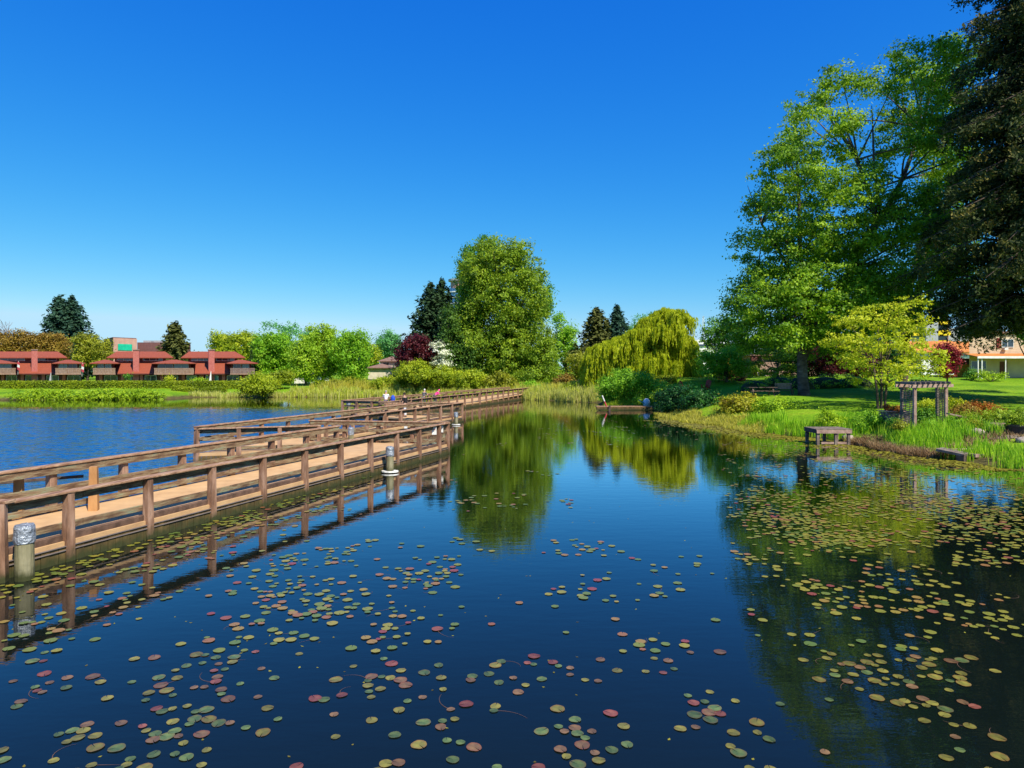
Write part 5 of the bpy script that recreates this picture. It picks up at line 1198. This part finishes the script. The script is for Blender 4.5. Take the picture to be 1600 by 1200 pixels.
hedge('long clipped olive hedge in front of the townhouses', (-92, 103.5), (-38.5, 104), 1.6, .5, 2.1, 'hedge', .24)
oh = thing('hedge', 'low bright green rounded hedge at the water edge on the left', 'hedge', (WX(146, 90.6), 90.6, .2))
hl = []; xx = WX(41, 90.4)
while xx < WX(254, 91.4): hl.append((xx, 89.2+.055*(xx-WX(41, 90.4))+random.uniform(-.15, .15), .42+random.uniform(-.05, .1), random.uniform(.9, 1.4), .9, random.uniform(.85, 1.08))); xx += random.uniform(.7, 1.1)
V, Fc, T = lobecloud(hl, .2, 3.2, .35, .75, .7); V[:, 2] = np.maximum(V[:, 2], -.02); npmesh('foliage', V, Fc, L['hedgelight'], oh, T)
hedge('low uneven clipped hedge continuing right of the bright hedge', (WX(268, 99), 99.6), (WX(352, 100), 100), 1.2, .3, 1.25, 'hedge', .2, wavy=.12)
hedge('dark clipped hedge below the lime tree row', (WX(495, 110), 110), (WX(560, 110), 110), 1.3, .8, 2.0, 'hedge', .26)
x = WX(1041, 78); zz = gz(x, 78)
hedge('clipped cylindrical bush under the right side of the willow', (x-.9, 78), (x+.9, 78), 1.6, zz, WZ(588, 78), 'hedge', .2, name='clipped_bush', cat='shrub')
for p, w, lab in ((268, 8, 'small round green bush left of the hedge gap'), (182, 4, 'dark round bush before the left chimney'), (265.5, 5, 'lime ball bush before the centre balcony')):
    pass
bush('lime green topped bush rising above the hedge before the right chimney', [(305,596,12,4),(315,595,8,4)], 105.5, 'hedgelight', .24, 4, stem=False)
bush('small round bush above the hedge before the centre balcony', [(266,592,6,4)], 105.5, 'lime', .24, 4, stem=False)
bush('small mushroom shaped tree before the left chimney', [(200,588,5,3),(200,596,2,4)], 105.5, 'green', .24, 4, stem=False)
# far wood that fills the skyline
lb = []
for i in range(150):
    X_ = -330+i*4.6+random.uniform(-2, 2); lb.append((X_, 240+random.uniform(-12, 12), random.uniform(4, 8), random.uniform(3.5, 6), 3.5, random.uniform(3, 5.5)))
V, Fc, T = lobecloud(lb, .8, 3.0, 1.5); npmesh('distant_wood', V, Fc, L['green'], tint=T, kind='stuff')

# ------------------------------------------------------------ reeds, grasses
def shoreband(path, w0, w1):
    path = np.array(path, float); seg = np.hypot(*(path[1:]-path[:-1]).T); cum = np.concatenate([[0], np.cumsum(seg)])
    def f(n):
        s = rng.random(n)*cum[-1]; x = np.interp(s, cum, path[:, 0]); y = np.interp(s, cum, path[:, 1])
        i = np.clip(np.searchsorted(cum, s)-1, 0, len(seg)-1); d = (path[i+1]-path[i])/seg[i][:, None]
        o_ = rng.uniform(w0, w1, n)+.35*np.sin(s*.9)+.2*np.sin(s*2.3); return x-d[:, 1]*o_, y+d[:, 0]*o_
    return f
far = [(-32,98),(-20,98.8),(-12,99.4),(-9,99),(-1,93)]
reedbed('reeds', shoreband(far, -.4, 1.6), 12000, 1.1, 'reed', .18, .07, tuft=60)
reedbed('pale_reeds', shoreband(far, -.5, 1.0), 6000, .9, 'palereed', .2, .06, tuft=60)
reedbed('dry_reeds', shoreband([(-30,100),(-12,101.5),(-2,97),(6,90)], 0, 4.5), 15000, 1.2, 'reedbrown', .25, .08, tuft=50)
reedbed('pale_reeds', shoreband([(-.9,93),(4.9,87),(10,81.5)], -.3, 2.2), 9000, 1.1, 'palereed', .2, .06, tuft=40)
reedbed('green_reeds', shoreband([(-.9,94.6),(5.2,88.8),(11,83.2)], -.2, 3.5), 9000, 1.2, 'reed', .2, .06, tuft=40)
reedbed('bank_grass', shoreband([(-46,97),(-31,98.4)], -.2, 1.2), 2600, .6, 'palereed', .3, .06)
right = [(19.6,30.8),(18.7,34.8),(17.8,38.5),(16.1,43),(15,47.5),(13.2,54)]
reedbed('iris_leaves', shoreband([(20.4,29.6),(19.4,32.2),(18.7,35.0)], -1.9, .25), 1500, .62, 'reedbright', .3, .04, tuft=22)
reedbed('iris_leaves', lambda n: (rng.uniform(19.0, 23.6, n), 32.9+rng.random(n)*3.0), 2600, .75, 'reedbright', .32, .04, tuft=26)
reedbed('iris_leaves', lambda n: (rng.uniform(17.9, 20.5, n), 37.5+rng.random(n)*4.0), 1300, .65, 'reedbright', .3, .04, tuft=26)
reedbed('iris_leaves', shoreband([(17.6,39.5),(16.1,43.3),(15.4,46.5)], -1.4, .1), 1900, .7, 'reedbright', .3, .045, tuft=24)
reedbed('iris_leaves', lambda n: (rng.uniform(21.0, 24.0, n), 28.6+rng.random(n)*2.2), 500, .4, 'reedbright', .3, .035, tuft=24)
reedbed('dead_reeds', shoreband([(19.6,30.8),(18.7,34.8),(18.2,36.6)], -.35, .75), 3800, .42, 'straw', 1.1, .03)
reedbed('tufted_grass', lambda n: (rng.uniform(19, 30, n), rng.uniform(32.5, 44, n)), 9000, .28, 'fresh', .5, .035, tuft=12)
reedbed('waterside_grass', shoreband([(16.1,43),(15,47.5),(13.2,54),(13.6,60)], -1.2, .8), 9000, .32, 'reedbrown', .5, .045)
reedbed('bank_grass', shoreband([(9.5,71.5),(14.6,69.5)], -.3, 2.5), 3000, .35, 'yew', .4, .05)
reedbed('iris_leaves', lambda n: (rng.uniform(20.0, 25.5, n), 27.2+rng.random(n)*2.0), 1500, .6, 'reedbright', .3, .04, tuft=26)
reedbed('dark_sedge', lambda n: (rng.uniform(18.6, 24.0, n), 33.2+rng.random(n)*3.2), 2600, .42, 'green', .6, .05, tuft=30)
reedbed('dry_grass', lambda n: (rng.uniform(19.5, 25, n), 31.2+rng.random(n)*3), 1800, .3, 'straw', .9, .035, tuft=24)
for i, (p, yy, r) in enumerate(((1395, 36.2, .35), (1450, 35.0, .38), (1492, 35.6, .42), (1408, 34.6, .3), (1520, 34.2, .3))):
    bush(('small leafy clump left of the arbour post', 'leafy clump in the iris bed under the arbour', 'leafy clump in the irises right of the arbour', 'low leafy clump at the dead reeds edge', 'leafy clump by the pale boulder')[i], [(p, HY+(4-1.15)*F/yy, r*F/yy, r*.8*F/yy)], yy, ('green','fresh','fresh','olive','olive')[i], .11, 4, stem=False)
# floating weed along the right bank
sb = shoreband([(20.3,27),(19.6,30.8),(18.7,34.8),(17.8,38.5),(16.1,43),(15,47.5),(13.2,54)], 0.1, 3.0)
n = 16000; x, y = sb(n); d = sdist(x, y); k = (d < 0)&(rng.random(n) < np.exp(d/1.1)); x, y = x[k], y[k]; n = len(x)
V, Fc, T = leaves(np.stack([x, y, np.full(n, .012)+rng.random(n)*.02], 1), np.tile([0,0,1.], (n,1))+rng.normal(size=(n,3))*.12, .20, .14, np.clip(rng.normal(.5,.2,n),0,1))
npmesh('pond_weed', V, Fc, L['weed'], tint=T, kind='stuff')

# ------------------------------------------------------------ lily pads
def padmat(name, c0, c1, rim):
    m, t, b = newmat(name); b.inputs['Roughness'].default_value = .32; b.inputs['Specular IOR Level'].default_value = .35
    n_ = noise(t, 9, 4); r = ramp(t, n_.outputs[0], [(.35, c0), (.65, c1)])
    oi = t.nodes.new('ShaderNodeObjectInfo'); hv = t.nodes.new('ShaderNodeHueSaturation')
    mrr = t.nodes.new('ShaderNodeMapRange'); mrr.inputs[3].default_value = .7; mrr.inputs[4].default_value = 1.3; t.links.new(oi.outputs['Random'], mrr.inputs[0])
    tc = t.nodes.new('ShaderNodeTexCoord'); ln = t.nodes.new('ShaderNodeVectorMath'); ln.operation = 'LENGTH'; t.links.new(tc.outputs['Object'], ln.inputs[0])
    mr2 = t.nodes.new('ShaderNodeMapRange'); mr2.inputs[1].default_value = .05; mr2.inputs[2].default_value = .09; mr2.inputs[4].default_value = .8; t.links.new(ln.outputs['Value'], mr2.inputs[0])
    mx = t.nodes.new('ShaderNodeMixRGB'); mx.inputs[2].default_value = (*rim, 1); t.links.new(mr2.outputs[0], mx.inputs[0]); t.links.new(r.outputs[0], mx.inputs[1])
    t.links.new(mx.outputs[0], hv.inputs['Color']); t.links.new(mrr.outputs[0], hv.inputs['Value']); t.links.new(hv.outputs[0], b.inputs['Base Color'])
    return m
PM = {'green': padmat('green lily pad', (.05,.085,.025), (.11,.15,.04), (.12,.08,.03)), 'olive yellow': padmat('olive lily pad', (.11,.105,.02), (.20,.18,.03), (.17,.08,.025)),
      'brownish orange': padmat('orange lily pad', (.11,.065,.03), (.19,.11,.045), (.16,.05,.025)), 'dull red': padmat('red lily pad', (.13,.04,.025), (.21,.075,.045), (.16,.03,.02))}
m, t, b = newmat('lily pads far'); b.inputs['Roughness'].default_value = .35; b.inputs['Specular IOR Level'].default_value = .35
a = t.nodes.new('ShaderNodeAttribute'); a.attribute_name = 'tint'
r = ramp(t, a.outputs['Fac'], [(0, (.09,.14,.03)), (.35, (.15,.17,.025)), (.65, (.24,.21,.03)), (.85, (.24,.13,.04)), (1, (.20,.05,.04))]); t.links.new(r.outputs[0], b.inputs['Base Color'])
def padgeo(n=16):
    """unit disc with a notch, slightly cupped"""
    vs = [(0, 0, 0)]; n0 = .07
    for ring, rr in ((.55, 0), (1, 1)):
        for i in range(n+1):
            a_ = n0+(2*math.pi-2*n0)*i/n; k_2 = ring*(1+.04*math.sin(3*a_+1)); vs.append((math.cos(a_)*k_2, math.sin(a_)*k_2, .0 if not rr else .01+.02*math.sin(5*a_)))
    return vs, n
pv, pn = padgeo()
padmeshes = {}
for cname, pm in PM.items():
    for s_i, rad in enumerate((.052, .070, .087)):
        me = bpy.data.meshes.new('lily_pad'); fs = [(0, i+1, i+2) for i in range(pn)]+[(1+i, pn+2+i, pn+3+i, 2+i) for i in range(pn)]
        me.from_pydata([(v[0]*rad, v[1]*rad*.96, v[2]*rad) for v in pv], [], fs); me.update(); me.materials.append(pm); padmeshes[cname, s_i] = me
def dens(px, py):
    """how thick the pads lie on the pond, by place"""
    x_ = (px-800)/F*(4268/(py-577)); y_ = 4268/(py-577)
    a_ = x_-.343*y_+14.16                           # distance from the nearest walkway rail
    d = 0.0
    if a_ < .12: return 0
    if y_ > 34 and px < 730: return 0
    if a_ < 4: d = max(d, .75*math.exp(-a_/.7)*(1 if y_ < 24 else .25))
    if py > 850 and px < 1130: d = max(d, .065 if px < 720 else .015)
    if py > 1000 and px > 700: d = max(d, .02)
    if 840 < py < 930 and 500 < px < 1050: d = max(d, .018)
    if px > 1120+(py-690)*.12:
        e = 1-min(1, abs(py-760)/420); d = max(d, (.55 if py < 850 else (.13 if py < 980 else .07))*(.4+.6*e)*min(1, (px-1100)/140))
    if px > 1180 and 690 < py < 740: d = max(d, .75)
    if 700 < px < 900 and 735 < py < 800: d = max(d, .05)
    if 870 < px < 1100 and 650 < py < 700: d = max(d, .08)
    if 720 < px < 1180 and 640 < py < 680: d = max(d, .10)
    return d
pads = []; tries = 0; grid = {}
def fits(x, y, r):
    gxk, gyk = int(x*4), int(y*4)
    for i in (-1, 0, 1):
        for j in (-1, 0, 1):
            for (a_, b2, c_) in grid.get((gxk+i, gyk+j), ()):
                if (a_-x)**2+(b2-y)**2 < ((c_+r)*.80)**2: return False
    return True
for c in range(16000):
    y = random.uniform(6.6, 58) if random.random() < .55 else random.uniform(6.6, 22); x = random.uniform(-.78*y, min(.78*y, 23))
    if float(sdist(np.array([x]), np.array([y]))[0]) > -.15: continue
    px, py = 800+x/y*F, HY+4*F/y; dd = dens(px, py)
    cl = .55+.9*math.sin(x*1.7+math.sin(y*1.1)*2)*math.sin(y*1.3+x*.4)
    if random.random() > dd*max(.12, cl)*1.8: continue
    k = 1+int(random.expovariate(1/3.2)); cxx, cyy = x, y
    for _ in range(k):
        r_ = random.uniform(.04, .09)
        if fits(cxx, cyy, r_) and float(sdist(np.array([cxx]), np.array([cyy]))[0]) < -.1:
            px, py = 800+cxx/cyy*F, HY+4*F/cyy
            if dens(px, py) > 0:
                pads.append((cxx, cyy, r_)); grid.setdefault((int(cxx*4), int(cyy*4)), []).append((cxx, cyy, r_))
        cxx = x+random.gauss(0, .34); cyy = y+random.gauss(0, .42)
print('pads', len(pads))
pads.sort(key=lambda p: p[1])
def padcol(x, y):
    px = 800+x/y*F; a_ = x-.343*y+14.16
    if a_ < .9: w = (4, 5, .4, .1)
    elif px > 1130: w = (1.2, 6.5, 1.7, .15)
    else: w = (3.4, 3.2, 2.4, .7)
    return random.choices(list(PM), w)[0]
inframe = [p for p in pads if abs(p[0]/p[1]) < .752]
near = inframe[:300]; ns = set(near); rest = [p for p in pads if p not in ns]
zones = {}
for (x, y, r_) in near:
    cn = padcol(x, y); px = 800+x/y*F
    sz = 'large' if r_ > .078 else ('small' if r_ < .060 else 'mid sized')
    py = HY+4*F/y
    row = 'along the bottom edge' if py > 1110 else ('near the bottom' if py > 1000 else ('in lower water' if py > 930 else 'farther up'))
    soc = 'touching another' if any((x-a2)**2+(y-b3)**2 < (r_+c2+.02)**2 and (a2, b3) != (x, y) for i_ in (-1,0,1) for j_ in (-1,0,1) for (a2, b3, c2) in grid.get((int(x*4)+i_, int(y*4)+j_), ())) else 'by itself'
    colm = ['at the far left', 'in the left part', 'left of centre', 'near the centre line', 'right of centre', 'at the reflection edge', 'inside the dark reflection', 'near the right edge'][min(7, max(0, int(px/200)))]
    o = bpy.data.objects.new('lily_pad', padmeshes[cn, 0 if r_ < .060 else (1 if r_ < .078 else 2)]); COL.objects.link(o)
    o.location = (x, y, .006+random.random()*.004); o.rotation_euler = (random.uniform(-.02, .02), random.uniform(-.02, .02), random.uniform(0, 6.28)); o.scale = (1.0, random.uniform(.9, 1.05), 1)
    tag(o, f'{sz} {cn} lily pad {soc} {row}, {colm}', 'lily pad', 'lily pads floating on the pond')
pva = np.array(pv); nv = len(pva); Vs = []; F3 = []; tt = []
fs4 = [(0, 0+i+1, i+2, i+2) for i in range(0)]
base = []
ring = np.array([[0, 1+k*2, 2+k*2, 3+k*2] for k in range(pn//2)])       # inner fan as quads
outer = np.array([[1+i, pn+2+i, pn+3+i, 2+i] for i in range(pn)])
fq = np.concatenate([ring, outer])
for i, (x, y, r_) in enumerate(rest):
    a_ = random.uniform(0, 6.28); c_, s2 = math.cos(a_), math.sin(a_); v = pva*r_
    tx, ty = random.uniform(-.05, .05), random.uniform(-.05, .05)
    Vs.append(np.stack([v[:,0]*c_-v[:,1]*s2+x, v[:,0]*s2+v[:,1]*c_+y, v[:,2]+.007+random.random()*.005+abs(tx)*r_+v[:,0]*tx*.5], 1)); F3.append(fq+i*nv)
    cn = padcol(x, y); t0 = {'green': .12, 'olive yellow': .5, 'brownish orange': .82, 'dull red': .98}[cn]; tt.append(np.full(len(fq), min(1, max(0, t0+random.gauss(0, .1)))))
npmesh('far_lily_pads', np.concatenate(Vs), np.concatenate(F3), m, tint=np.concatenate(tt), kind='stuff')

# thin lily stems lying at the surface and drifting bits of leaf and pollen
sv = []; sf = []
for (x, y, r_) in random.sample(pads[:900], 90):
    a_ = random.uniform(0, 6.28); cv = random.uniform(-2.2, 2.2); ln_ = random.uniform(.15, .42); px_, py_ = x+math.cos(a_)*r_*.6, y+math.sin(a_)*r_*.6; n0 = len(sv)
    for k in range(9):
        w3 = .004*(1-k/12); sv += [(px_-math.sin(a_)*w3, py_+math.cos(a_)*w3, .004), (px_+math.sin(a_)*w3, py_-math.cos(a_)*w3, .004)]
        px_ += math.cos(a_)*ln_/8; py_ += math.sin(a_)*ln_/8; a_ += cv/8
    sf += [(n0+2*k, n0+2*k+1, n0+2*k+3, n0+2*k+2) for k in range(8)]
npmesh('lily_stems', np.array(sv), np.array(sf), mat('lily stem', (.13,.075,.045), 6, .6), kind='stuff')
n = 5200; y = rng.uniform(6.5, 34, n); x = rng.uniform(-.76, .76, n)*y
aa = x-.343*y+14.16; dd_ = sdist(x, y)
k = (dd_ < -.05) & (aa > .1) & (rng.random(n) < np.clip(np.exp(-aa/1.2)+.8*np.exp(dd_/2.0)+.07, 0, 1)); x, y = x[k], y[k]; n = len(x)
V, Fc, T = leaves(np.stack([x, y, np.full(n, .005)], 1), np.tile([0,0,1.], (n,1))+rng.normal(size=(n,3))*.05, .05, .03, rng.random(n))
npmesh('floating_debris', V, Fc, L['weed'], tint=T, kind='stuff')
